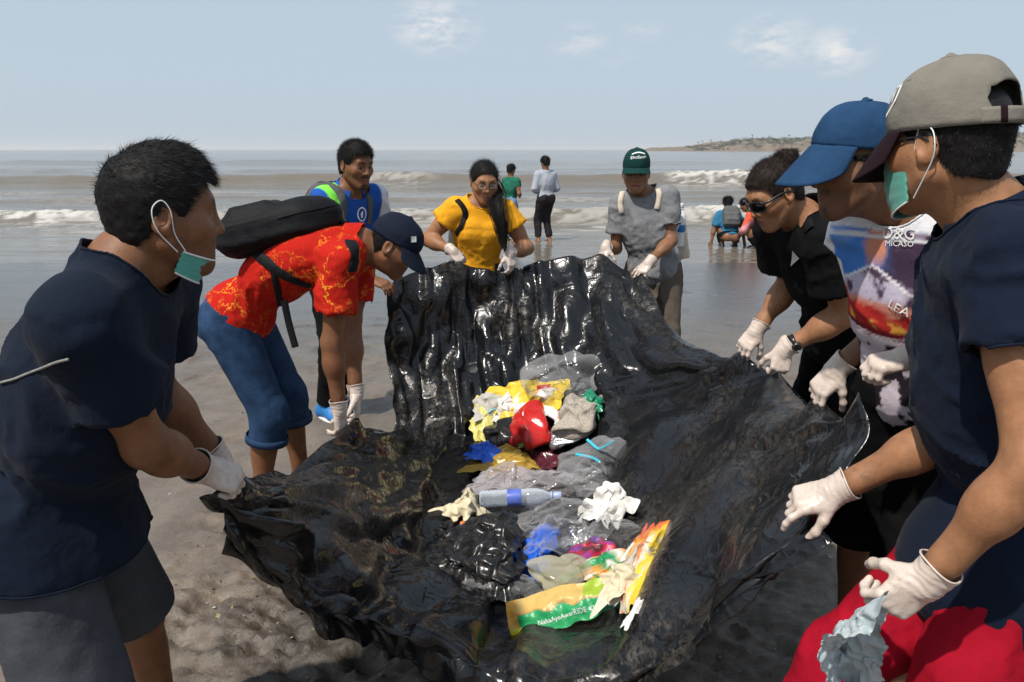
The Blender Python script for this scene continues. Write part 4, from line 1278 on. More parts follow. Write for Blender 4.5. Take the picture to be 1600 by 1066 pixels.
for i, (px, hh, w_) in enumerate(((1150, 3.5, 2.4), (1163, 4.5, 2.2), (1176, 4, 2.6), (1193, 5, 2.3), (1214, 6.2, 2.0), (1221, 6.0, 2.2), (1232, 4.5, 2.6), (1253, 5, 3.2), (1589, 6, 4.2), (1597, 7, 4))):
    xx = hx(px); yy = HY + 14 + rg.uniform(-6, 10); z0 = float(head_h(np.array([xx]), np.array([yy]))[0])
    r = empty('headland_tree', (xx, yy, z0 - .3))
    tag(r, f'round-crowned tree on the far headland, {ordw[i]} such tree from its seaward tip', 'tree', 'trees on the headland')
    mesh('trunk', *tube([V3(xx, yy, z0 - .3), V3(xx + .2, yy, z0 + hh * .7)], [.3, .12], 6, 6), M['bark'], r)
    cc = np.array([(xx + rg.normal(0, w_ * .45), yy + rg.normal(0, w_ * .4), z0 + hh * .72 + rg.normal(0, hh * .10)) for _ in range(9)])
    mesh('crown', *leaf_cloud(cc, np.tile([w_ * .5, w_ * .5, w_ * .4], (9, 1)), 700, .26, 50 + i), M['leaf'], r, smooth_=False)
# ------------------------------------------------------------------ the people
SK_D = (.205, .088, .042)     # darker brown skin
SK_M = (.235, .108, .055)
SK_L = (.33, .155, .076)
def mud(V, C, pts, r=.045, col=(.05, .04, .032), a=.8, th=.1):
    for p in pts:
        d = np.linalg.norm(V - np.asarray(p), axis=1)
        m = sstep(r, r * .4, d) * sstep(th, th + .25, fbm(V * 70, 4, 13, gain=.6)) * a
        C[:] = C * (1 - m[:, None]) + np.array(col) * m[:, None]
def scalp(V, C, P):
    L = P['H'].loc(V); m = (L[:, 2] > .01) & (L[:, 1] < .03) & (np.abs(L) < .16).all(1); C[m] = (.010, .008, .007)
GR = dict(curl=((.85, 1.1, .7), (.9, 1.15, .7), (.95, 1.15, .7), (1.0, 1.2, .7)), thumb=(.45, .55))
GL = dict(curl=((.45, .75, .5), (.5, .8, .5), (.6, .8, .5), (.7, .9, .5)), thumb=(.5, .5))

# 1 near left, mask under the chin
p1 = person('p1', 'man in navy tee and charcoal shorts with green mask under his chin', dict(
    s=1.05, girth=1.02, arm=.95, belly=1.05, sw=.190, ll=.87, pel=A(78, 800, 1.52), neck=A(186, 420, 1.52), fwd=(1, .08, -.15), upp=(.16, 0, 1), prot=.03,
    head=A(257, 334, 1.56), hf=(.86, .48, -.10), hu=(.05, .02, 1), hs=1.02, neckr=1.12,
    wrR=A(314, 732, 1.66), elhR=A(110, 640, 1.22), wrL=A(338, 712, 1.90), elhL=A(180, 620, 1.8),
    anR=V3(-1.02, 1.36, .08), knhR=V3(-.6, 1.40, .5), anL=V3(-1.0, 1.88, .08), knhL=V3(-.6, 1.8, .5), skin=SK_D, tint=dict(stubble=.55), face=dict(jaw=1.05),
    shirt=dict(m='navy', inf=.020, loose=.012, hem=-.06, sl=.60, flare=1.15, h=.009, seed=3, amp=.030, famp=.010, fold=1.07, nkz=-.004, nkf=.45, long=True),
    pants=dict(m='charcoal', name='shorts', inf=.014, ln=.93, flare=1.28, waist=.03, h=.010, seed=4, pinf=-.3, famp=.003),
    glR=dict(n=(-.35, .45, -.75), d=(.75, .40, -.50), **GR), glL=dict(n=(-.3, -.5, -.8), **GR)))
hair(p1['root'], p1['H'], n=15000, ln=.017, thick=.012, top=.016, seed=2, comb=(0, .7, -.2), lift=.10, h=.0035, rough=.002)

# 2 red tee, bending
p2 = person('p2', 'man in red lightning-print tee, navy cap and denim capris bending over the sheet', dict(
    s=1.05, girth=1.0, arm=.92, pel=A(375, 490, 3.28), neck=A(560, 378, 3.2), upc=(.955, 0, .30), fwd=(.30, -.06, -.95), upp=(.45, 0, .88), pfwd=(.85, -.05, -.3), prot=.060,
    mid=A(436, 418, 3.25), head=A(616, 385, 3.2), hf=(.82, -.03, -.57), hu=(.5, 0, .8), hs=1.0,
    wrR=A(530, 638, 3.02), elhR=A(440, 545, 2.95), wrL=A(556, 614, 3.25), elhL=A(480, 520, 3.35),
    ll=.95, anR=V3(-1.14, 3.20, .08), knhR=A(560, 600, 3.2), anL=V3(-1.03, 3.48, .08), knhL=A(600, 590, 3.5), skin=SK_D, tint=dict(stubble=.45),
    paint=lambda V, C, P: mud(V, C, [lerp(P['el']['R'], P['wr']['R'], t) for t in (.45, .7, .9)] + [lerp(P['el']['L'], P['wr']['L'], .7)], .05, a=.35),
    shirt=dict(m='lightning', inf=.016, loose=.008, hem=-.05, sl=.60, flare=1.22, h=.009, seed=5, amp=.028, fold=1.08),
    pants=dict(m='jeans', name='capri_jeans', inf=.014, ln=1.30, flare=1.12, pinf=-.2, famp=.004, waist=.03, seed=6, fold=1.05, cuff=True),
    glR=dict(n=(-.5, .2, -.7), **GL), glL=dict(n=(-.6, -.3, -.6), curl=((.3, .5, .3), (.4, .6, .4), (.5, .7, .5), (.6, .8, .5)), thumb=(.3, .3)), hh=.0036))
hair(p2['root'], p2['H'], n=3500, ln=.006, thick=.002, seed=3, lift=.7, h=.005, rough=.001, keep=lambda L: L[:, 2] - .030)
cap(p2['root'], p2['H'], 'capnavy', brim=.076, tilt=-.02, droop=.55)

# 3 blue polo, standing behind
def polo3(V, P):
    C = np.tile(np.array([.018, .085, .36]), (len(V), 1))
    q = V - P['sh']['R']; inner = q @ P['rt']; fr = q @ P['fw']
    m = sstep(-.075, -.066, inner) * sstep(.034, .027, inner + .3 * fr) * (np.linalg.norm(q, axis=1) < .24) * sstep(-.05, -.04, fr)
    C = C * (1 - m[:, None]) + np.array([.22, .78, .08]) * m[:, None]
    b = sstep(.165, .175, (V - P['neck']) @ -P['rt'])
    C = C * (1 - b[:, None]) + np.array([.55, .58, .62]) * b[:, None]
    return C
p3 = person('p3', 'man in blue polo with lime sleeve panel standing behind the bending man', dict(
    s=1.02, pel=A(528, 412, 4.62), neck=A(546, 296, 4.5), fwd=(.72, -.70, -.05), head=A(556, 258, 4.45), hf=(.74, -.62, -.2), hs=1.04,
    wrR=A(582, 437, 4.28), elhR=A(505, 400, 4.2), wrL=A(628, 455, 4.85), elhL=A(600, 380, 5.0),
    anR=V3(*AZ(508, 632, .08)), knhR=A(560, 540, 4.2), anL=V3(*AZ(528, 618, .08)), knhL=A(580, 540, 4.2), skin=SK_D, tint=dict(stubble=1.0, jawf=.15), look=.3, face=dict(eyes_down=.3),
    shirt=dict(m='attrcloth', name='polo_shirt', inf=.015, hem=-.10, sl=.6, flare=1.2, seed=7, paint=polo3, nkz=.0, nkf=.8),
    pants=dict(m='black', inf=.012, ln=1.95, seed=8), bareR=dict(n=(.2, .3, -.9), d=(.8, -.35, -.25), curl=(.5, .6, .4)), bareL=dict(n=(0, -.5, -.8), curl=(.7, .8, .5)), shoe='shoeblue', hh=.0036))
hair(p3['root'], p3['H'], n=7000, ln=.016, thick=.010, top=.008, seed=4, h=.005)
collar(p3, 'polo_blue', open_=.55)

# 4 woman in yellow
p4 = person('p4', 'woman in yellow tee with glasses and long black hair over her shoulder', dict(
    s=.92, girth=1.0, female=True, pel=A(745, 420, 4.85), neck=A(752, 315, 4.78), fwd=(.12, -1, -.05), head=A(757, 284, 4.72), hf=(.22, -.90, -.30), hs=.99,
    wrR=A(707, 392, 4.62), elhR=A(672, 378, 4.75), wrL=A(795, 396, 4.60), elhL=A(822, 372, 4.85), arm=1.05, sw=.165,
    anR=V3(-.36, 4.95, .08), knhR=V3(-.36, 4.4, .5), anL=V3(-.12, 4.95, .08), knhL=V3(-.12, 4.4, .5), skin=SK_L, face=dict(female=True, eyes_down=.5), look=.25, tint=dict(brow=.8, lips=(.36, .12, .11)),
    shirt=dict(m='yellow', inf=.012, hem=-.06, sl=.45, flare=1.3, seed=9, nk=1.25, nkz=-.012, nkf=.55, amp=.02, loose=.004),
    pants=dict(m='jeans', inf=.010, ln=1.95, seed=10), glR=dict(n=(.3, .3, -.9), d=(.55, -.3, -.7), **GR), glL=dict(n=(-.4, .3, -.8), d=(.25, -.3, -.9), **GL), hh=.0042))
def line4(L):
    x, y, z = np.abs(L[:, 0]), L[:, 1], L[:, 2]
    zb = np.interp(y, [-.12, -.05, -.02, .01, .03, .05, .07, .1], [-.12, -.11, -.02, .0, -.02, .045, .076, .086]); return zb - z
hair(p4['root'], p4['H'], n=7000, ln=.035, thick=.008, seed=5, comb=(.1, -.6, -.5), lift=.12, line=line4, wd=.0012, curl=.0, rough=.001)

# 5 green cap, grey tee
p5 = person('p5', 'person in grey tee and bottle-green cap with cream shoulder straps holding the sheet', dict(
    s=.96, pel=A(1020, 420, 5.02), neck=A(1003, 302, 4.98), fwd=(-.15, -1, -.08), head=A(994, 270, 4.92), hf=(-.14, -.95, -.14), hs=1.0,
    wrR=A(946, 387, 4.78), elhR=A(975, 395, 5.2), wrL=A(1014, 410, 4.74), elhL=A(1090, 372, 5.0), arm=.88, sw=.160,
    anR=V3(.80, 5.05, .08), knhR=V3(.8, 4.4, .5), anL=V3(1.02, 5.05, .08), knhL=V3(1.0, 4.4, .5), skin=SK_M, face=dict(mouth_open=.9, eyes_down=.6), tint=dict(lips=(.34, .13, .11)),
    shirt=dict(m='greytee', inf=.014, loose=.014, hem=-.10, sl=.66, flare=1.22, seed=11, amp=.028, fold=1.08, nkz=.008),
    pants=dict(m='browntrouser', inf=.022, ln=1.95, seed=12), glR=dict(n=(.4, .2, -.8), d=(-.25, -.45, -.75), **GL), glL=dict(n=(.3, .5, -.7), d=(-.55, -.4, -.65), curl=((.2, .3, .2), (.5, .7, .4), (.6, .8, .4), (.7, .9, .5)), thumb=(.2, .2)), hh=.0042))
hair(p5['root'], p5['H'], n=4500, ln=.022, thick=.008, seed=6, comb=(0, -.2, -.7), lift=.2, keep=lambda L: L[:, 2] - .022)
CAP5, SURF5 = cap(p5['root'], p5['H'], 'capgreen', brim=.058, tilt=.02, droop=.28, rise=.004, brow=.054)

# 6 sunglasses and bun
p6 = person('p6', 'person in black tee with dark sunglasses and a curly hair bun, leaning over the sheet', dict(
    s=1.02, pel=A(1328, 492, 3.10), neck=A(1258, 338, 2.98), fwd=(-.86, -.20, -.40), upp=(-.25, -.1, 1), head=A(1209, 303, 2.93), hf=(-.80, -.18, -.52), hu=(-.45, -.1, .85), hs=1.02,
    wrR=A(1182, 516, 3.20), elhR=A(1262, 440, 3.3), wrL=A(1226, 545, 2.92), elhL=A(1330, 470, 2.85), prot=.05, arm=1.08, sw=.165,
    anR=V3(1.52, 3.62, .08), knhR=V3(1.0, 3.5, .5), anL=V3(1.42, 3.30, .08), knhL=V3(.9, 3.1, .5), skin=SK_L, eyes=False, tint=dict(stubble=.15),
    shirt=dict(m='black', inf=.022, loose=.02, hem=-.16, sl=.62, flare=1.35, seed=13, amp=.028, fold=1.08, long=True, nk=1.2, nkz=.0),
    pants=dict(m='black', inf=.020, ln=1.95, seed=14), glR=dict(n=(-.2, .3, -.9), d=(-.55, -.15, -.75), **GL), glL=dict(n=(-.2, .3, -.9), d=(-.2, -.2, -.9), **GR), shoe='shoe', toeR=(-1, -.2, 0), toeL=(-1, -.3, 0), hh=.003))
hair(p6['root'], p6['H'], n=9000, ln=.020, thick=.010, seed=7, comb=(0, -.9, .35), lift=.25, curl=.35, mat_='hairbrown', wd=.0010, rough=.003)

# 7 blue cap, printed tee
def dgtee(V, P):
    n = P['neck']; a = (V - n) @ P['upc'] - .028; L = (V - n) @ -P['rt']; f = (V - n) @ P['fw']
    N1 = fbm(V * 22, 4, 41); N2 = fbm(V * 9, 3, 42); N3 = fbm(V * 55, 3, 43)
    W_ = np.array([.74, .74, .78]); C = np.tile(W_, (len(V), 1))
    def put(m, c): C[:] = C * (1 - np.clip(m, 0, 1)[:, None]) + np.array(c) * np.clip(m, 0, 1)[:, None]
    front = sstep(-.02, .01, f) * sstep(-.175, -.165, L)
    below = sstep(-.048, -.052, a) * front
    put(below, (.07, .22, .62)); put(below * sstep(-.1, .5, N2) * .5, (.25, .42, .80))
    put(below * sstep(-.03, .02, L + .02 * N1), (.055, .035, .065))
    put(below * sstep(.035, .015, np.abs(L + .030 + .012 * N1)) * sstep(-.16, -.10, a), (.62, .26, .16))
    put(below * sstep(.0, .05, L) * sstep(.2, .6, N1) * .7, (.30, .22, .32))
    ln = np.abs(a + .066 + .01 * L); put(front * sstep(.0055, .003, ln), (.75, .75, .78))
    pk = -.135 - .55 * np.abs(L + .035); pale = sstep(.0, -.006, a - pk) * front * (a < -.12)
    put(pale, (.52, .47, .58)); put(pale * sstep(.15, .5, N1), (.085, .05, .085)); put(front * sstep(.005, .0025, np.abs(a - pk)) * (a < -.12), (.78, .75, .78))
    put(front * sstep(-.215, -.235, a + .01 * N1), (.55, .22, .16)); put(front * sstep(-.235, -.26, a + .02 * N1), (.42, .025, .022))
    put(front * sstep(-.27, -.28, a) * sstep(.1, .4, N1), (.75, .35, .06)); put(front * sstep(-.300, -.306, a), (.15, .012, .022)); put(front * sstep(.004, .002, np.abs(a + .322)), (.7, .6, .6))
    put(front * sstep(-.325, -.33, a), (.58, .50, .56)); put(front * sstep(-.34, -.35, a) * sstep(.05, .1, N1), (.02, .015, .02))
    return C
p7 = person('p7', 'man in blue cap and colourful printed white tee between the two men at right', dict(
    s=.98, pel=A(1446, 600, 2.02), neck=A(1426, 326, 1.94), fwd=(-.86, -.50, -.05), head=A(1340, 258, 1.92), hf=(-1, -.04, -.18), hs=1.03,
    wrR=A(1308, 576, 2.12), elhR=A(1470, 480, 2.05), wrL=A(1424, 558, 1.74), elhL=A(1560, 520, 1.7), sw=.150,
    anR=V3(1.12, 2.25, .08), knhR=V3(.6, 2.1, .5), anL=V3(1.16, 2.0, .08), knhL=V3(.6, 1.8, .5), skin=(.20, .095, .050), tint=dict(stubble=.75), face=dict(eyes_down=.7),
    paint=lambda V, C, P: mud(V, C, [lerp(P['el']['R'], P['wr']['R'], t) for t in (.4, .65, .85)], .05, a=.5),
    shirt=dict(m='attrcloth', inf=.018, loose=.012, hem=-.10, sl=.55, flare=1.25, h=.007, seed=15, paint=dgtee, amp=.02, fold=1.05),
    pants=dict(m='black', name='shorts', inf=.03, ln=1.1, flare=1.1, seed=16), glR=dict(n=(-.15, .25, -.9), d=(-.55, .05, -.8), **GL), glL=dict(n=(0, .25, -.95), d=(-.95, .05, -.25), **GR), hh=.003))
hair(p7['root'], p7['H'], n=8000, ln=.014, thick=.007, seed=8, lift=.5, keep=lambda L: L[:, 2] - .028)
cap(p7['root'], p7['H'], 'capblue', brim=.078, tilt=.20, droop=1.1, rise=.0, brow=.056)

# 8 near right, grey cap, mask
p8 = person('p8', 'man in navy polo, grey cap and green mask at the right edge, wearing red trousers', dict(
    s=1.03, girth=1.08, arm=.93, ua=.325, fa=.265, shR=A(1515, 430, 1.58), pel=A(1572, 842, 1.47), neck=A(1553, 340, 1.46), fwd=(-.95, .30, -.08), upp=(.0, 0, 1), head=A(1480, 226, 1.48), hf=(-.47, .87, -.15), hs=1.03, neckr=1.1,
    wrL=A(1452, 905, 1.24), elhL=A(1950, 640, 1.0), wrR=A(1306, 766, 1.62), elhR=A(1560, 800, 1.48),
    anR=V3(.56, 1.50, .10), knhR=V3(.1, 1.35, .9), anL=V3(1.05, 1.1, .08), knhL=V3(.5, 1.4, .6), skin=SK_L,
    paint=lambda V, C, P: (scalp(V, C, P), mud(V, C, [lerp(P['el']['R'], P['wr']['R'], t) for t in (.55, .75, .9)], .045, a=.75), mud(V, C, [lerp(P['el']['L'], P['wr']['L'], .6)], .02, (.12, .05, .03), .7)),
    shirt=dict(m='navypolo', name='polo_shirt', inf=.020, loose=.012, hem=-.175, hemtilt=.05, sl=.42, flare=1.2, h=.009, seed=17, amp=.030, famp=.010, long=True, nkz=.0, nkf=.5),
    pants=dict(m='red', inf=.020, ln=1.95, h=.010, seed=18, waist=.02, pinf=.8), 
    glL=dict(n=(-.3, .75, -.35), d=(-.62, .10, -.62), curl=((.75, 1.1, .7), (.85, 1.15, .7), (.9, 1.2, .7), (1.0, 1.2, .7)), thumb=(.8, 1.3), h=.0024),
    glR=dict(n=(.05, .45, -.85), d=(-.9, .10, -.35), curl=((.25, .5, .35), (.7, 1.0, .6), (.85, 1.1, .7), (.95, 1.2, .7)), thumb=(.4, .5), h=.0026), eyes=False))
hair(p8['root'], p8['H'], n=12000, ln=.014, thick=.006, seed=9, comb=(0, -.2, -.8), lift=.35, h=.0038, keep=lambda L: L[:, 2] - .028)
CAP8, SURF8 = cap(p8['root'], p8['H'], 'capgrey', 'capmaroon', brim=.072, tilt=-.02, opening=True, droop=.95, size=1.04, rise=.008)
collar(p8, 'navypolo', open_=.35, r=.078, hgt=.048)

# people far behind, on the wet sand
GZ = -.150
def stand(key, label, px, Yd, top, f, sp):
    c = A(px, 385, Yd); x0 = c[0]
    hgt = A(px, top, Yd)[2] - GZ; s = hgt / 1.72; f = unit(f); r = V3(f[1], -f[0], 0)
    d = dict(s=s, pel=V3(x0, Yd, GZ + .93 * s), neck=V3(x0, Yd, GZ + 1.43 * s) + f * .01, fwd=f, head=V3(x0, Yd, GZ + 1.605 * s) + f * .03, hf=f + V3(0, 0, -.3),
             anR=V3(x0, Yd, GZ + .08) + r * .10 * s, anL=V3(x0, Yd, GZ + .08) - r * .14 * s + f * .05, knhR=V3(x0, Yd, .5) + f, knhL=V3(x0, Yd, .5) + f, footz=GZ, hh=.009, ha=.012, hb=1.8, ground=GZ, eyes=False)
    for q, sg in (('R', 1), ('L', -1)):
        d['wr' + q] = V3(x0, Yd, GZ + 1.04 * s) + f * .20 * s + r * sg * .12 * s
        d['elh' + q] = V3(x0, Yd, GZ + 1.0 * s) - f * .3 + r * sg * .5
        d['bare' + q] = dict(n=-sg * r, curl=(.4, .5, .3))
    d.update(sp(d, x0, s, f, r) if callable(sp) else sp)
    return person(key, label, d)
p9 = stand('p9', 'woman in green top and light blue jeans standing at the water with her back turned', 797, 15.0, 258, (.65, .75, 0), dict(
    female=True, skin=SK_M, shirt=dict(m='greygreen', inf=.012, hem=.08, sl=.5, h=.02, it=10), pants=dict(m='jeanslight', inf=.010, ln=1.9, h=.02, it=8, waist=.14)))
hair(p9['root'], p9['H'], n=1500, ln=.03, thick=.012, top=.01, seed=19, h=.01, wd=.004)
p10 = stand('p10', 'man in grey sweatshirt and dark trousers standing barefoot at the water edge', 852, 15.0, 246, (-.45, .9, 0), dict(
    skin=SK_M, shirt=dict(m='sweat', inf=.024, hem=-.02, sl=1.85, h=.02, it=15, amp=.04), pants=dict(m='darkpants', inf=.020, ln=1.88, h=.02, it=10)))
hair(p10['root'], p10['H'], n=1500, ln=.03, thick=.012, top=.012, seed=20, h=.01, wd=.004)
def crouch(px, Yd, f, reach):
    f = unit(f); r = V3(f[1], -f[0], 0); c = V3(A(px, 385, Yd)[0], Yd, GZ); s = .95
    d = dict(s=s, pel=c + V3(0, 0, .25) - f * .05, neck=c + V3(0, 0, .66) + f * .22, upp=unit(f * .35 + V3(0, 0, 1)), fwd=f, head=c + V3(0, 0, .80) + f * .33, hf=f + V3(0, 0, -.6),
             anR=c + V3(0, 0, .08) + r * .12 + f * .05, anL=c + V3(0, 0, .08) - r * .12 + f * .05, knhR=c + f * 1 + V3(0, 0, .8) + r * .3, knhL=c + f * 1 + V3(0, 0, .8) - r * .3, footz=GZ, hh=.009, ha=.012, hb=1.8, ground=GZ, eyes=False)
    for q, sg in (('R', 1), ('L', -1)):
        d['wr' + q] = c + f * reach[0] + r * sg * reach[1] + V3(0, 0, reach[2]); d['elh' + q] = c + r * sg * 1.0 + V3(0, 0, .4)
        d['bare' + q] = dict(n=V3(0, 0, -1) + f * .2, curl=(.2, .3, .2))
    return d
d = crouch(1139, 14.2, (.05, 1, 0), (.12, .30, .12)); d.update(skin=SK_M, shirt=dict(m='teal', inf=.018, hem=-.02, sl=.9, h=.02, it=10), pants=dict(m='black', inf=.02, ln=1.9, h=.02, it=8), shoe='shoe')
p11 = person('p11', 'person in teal shirt with grey backpack squatting at the water edge, hands down', d)
hair(p11['root'], p11['H'], n=2500, ln=.06, thick=.014, seed=21, h=.01, wd=.004, comb=(0, -.3, -.8), lift=.15, line=line4)
def pinktop(V, P):
    a = (V - P['neck']) @ P['upc']; C = np.tile(np.array([.62, .25, .26]), (len(V), 1)); m = sstep(-.16, -.10, a)[:, None]
    return C * (1 - m) + np.array([.62, .10, .05]) * m
d = crouch(1189, 14.0, (-.8, .35, 0), (.42, .12, .22)); d.update(skin=SK_M, shirt=dict(m='attrcloth', inf=.018, hem=-.02, sl=1.4, h=.02, it=10, paint=pinktop), pants=dict(m='black', inf=.02, ln=1.9, h=.02, it=8), shoe='shoe')
p12 = person('p12', 'person in pink and orange top squatting in profile at the water edge', d)
hair(p12['root'], p12['H'], n=2000, ln=.05, thick=.012, seed=22, h=.01, wd=.004, comb=(0, -.3, -.8), lift=.15, line=line4)
# ------------------------------------------------------------------ the black plastic sheet everybody holds
ROWS = [
 [(603,443,4.28),(650,412,4.50),(705,398,4.56),(750,406,4.60),(800,410,4.58),(850,394,4.65),(940,393,4.70),(1003,428,4.68)],
 [(608,520,4.25),(650,500,4.42),(705,490,4.48),(750,500,4.50),(805,500,4.48),(860,480,4.48),(955,470,4.40),(1050,503,4.15)],
 [(613,600,4.15),(655,595,4.25),(710,590,4.30),(760,590,4.30),(815,580,4.25),(880,570,4.20),(985,545,4.00),(1105,533,3.65)],
 [(617,655,4.00),(660,668,4.00),(720,680,4.05),(775,672,4.05),(830,660,4.00),(905,640,3.90),(1030,600,3.70),(1160,543,3.24)],
 [(556,650,3.10),(640,690,3.45),(710,735,3.45),(780,745,3.50),(850,740,3.50),(940,715,3.40),(1070,645,3.20),(1215,568,2.94)],
 [(468,697,2.50),(575,735,2.75),(680,790,2.95),(780,820,3.00),(880,810,3.00),(980,775,2.90),(1110,690,2.70),(1282,606,2.17)],
 [(366,722,1.75),(490,785,2.15),(640,845,2.50),(780,885,2.60),(910,875,2.55),(1020,830,2.40),(1150,740,2.15),(1345,592,1.76)],
 [(352,752,1.68),(500,845,1.95),(610,905,2.12),(760,965,2.12),(910,985,2.05),(1040,930,1.90),(1150,850,1.75),(1300,700,1.66)],
 [(350,790,1.70),(470,900,1.83),(580,938,1.95),(750,1008,1.95),(900,1038,1.85),(1040,985,1.75),(1140,893,1.62),(1282,776,1.60)],
 [(346,835,1.73),(488,952,1.86),(600,1005,1.95),(740,1080,1.92),(900,1110,1.84),(1010,1055,1.74),(1110,945,1.63),(1302,800,1.59)]]
CT = np.array([[A(*p) for p in r] for r in ROWS])                       # rows (v) x columns (u) x 3
def resample(G, nv, nu):
    a = np.stack([catmull(G[:, j], nv) for j in range(G.shape[1])], 1)
    return np.stack([catmull(a[i], nu) for i in range(nv)], 0)
PINS = [(0, 0), (0, 2), (0, 4), (0, 6), (0, 7), (3, 7), (4, 7), (5, 7), (6, 7), (8, 7), (6, 0), (7, 0), (4, 0)]   # (row, column) held by a hand
def tarp():
    D = None
    for lev, (nv, nu, st, it, hold) in enumerate(((48, 38, 1.10, 70, .016), (96, 76, 1.065, 50, .018), (230, 182, 1.025, 22, .02))):
        B = resample(CT, nv, nu)
        V = B.reshape(-1, 3).copy()
        if D is not None:
            V += resample(D, nv, nu).reshape(-1, 3)
        F = grid_faces(nv, nu)[:, ::-1]
        vv, uu = np.meshgrid(np.linspace(0, 1, nv), np.linspace(0, 1, nu), indexing='ij'); vv = vv.ravel(); uu = uu.ravel()
        pin = np.zeros(nv * nu)
        for r_, c_ in PINS:
            pin = np.maximum(pin, np.exp(-((vv - r_ / 9) / .016) ** 2 - ((uu - c_ / 7) / .02) ** 2))
        N = vnormals(V, F)
        w = np.ones(nv * nu)
        if lev == 0:
            q = np.stack([uu * 19 + 1.5 * vnoise(np.stack([uu * 3, vv * 4, 0 * uu], 1), 4), vv * 3.2, 0 * uu], 1)
            f = .034 * (1 - np.abs(vnoise(q, 61)) * 2) * sstep(.0, .06, vv) * (.55 + .45 * sstep(.6, .2, uu))
            f += .030 * fbm(np.stack([uu * 8, vv * 10, 0 * uu], 1), 2, 62, ridged=True) * (1 - .6 * sstep(.5, .7, uu))
            q2 = np.stack([(uu + vv) * 9, (uu - vv) * 2.5, 0 * uu], 1)
            f = f * (1 - .75 * sstep(.3, .6, vv) * sstep(.5, .7, uu)) + .05 * (1 - 2 * np.abs(vnoise(q2, 63))) * sstep(.3, .5, vv) * sstep(.45, .7, uu)
            for k_, (r_, c_) in enumerate(PINS):                          # tension folds fanning out from every grip
                du, dv = (uu - c_ / 7) * 1.0, (vv - r_ / 9) * 1.25; rr = np.sqrt(du * du + dv * dv); an_ = np.arctan2(dv, du)
                f += .030 * np.cos(11 * an_ + k_ * 1.7 + 2.0 * vnoise(np.stack([uu * 5, vv * 5, 0 * uu + k_], 1), 66)) * np.exp(-rr / .13) * rr / (rr + .03)
            V = V + N * (f * (1 - pin))[:, None]
        wt = 1 - .62 * sstep(.28, .45, vv) * sstep(.42, .62, uu)
        V = buckle(V, F, st, it, wt=wt, lim=None, grav=(0, 0, -.00035), bend=(.04, .045, .022)[lev], pin=pin, seed=90 + lev, jitter=(.012, .010, .004)[lev], hold=hold, aniso=(1, 0, 0),
                   floor=lambda X: np.interp(X[:, 1], [0, 4.5, 8], [.03, .03, .0]))
        D = (V - B.reshape(-1, 3)).reshape(nv, nu, 3)
    N = vnormals(V, F); Vr = V @ ROT.T; Vw = Vr + .10 * np.stack([vnoise(Vr * 2.3, 5), vnoise(Vr * 2.3 + 9, 6), vnoise(Vr * 2.3 + 19, 7)], 1)
    ridge = lambda q, w_, sd: np.exp(-np.abs(vnoise(q, sd)) / w_) * sstep(-.35, .35, vnoise(q * .35 + 5, sd + 1))
    cr = .022 * np.abs(vnoise(Vw * 3.3, 171)) + .010 * ridge(Vw * np.array([5, 5, 3.5]), .10, 172) + .006 * ridge(Vw * 9.5, .14, 174)     # flat panels between sharp creases
    V = V + N * ((cr - .012) * (1 - pin) * (.55 + .45 * wt))[:, None]
    V[:, 2] = np.maximum(V[:, 2], .02)
    return V, F
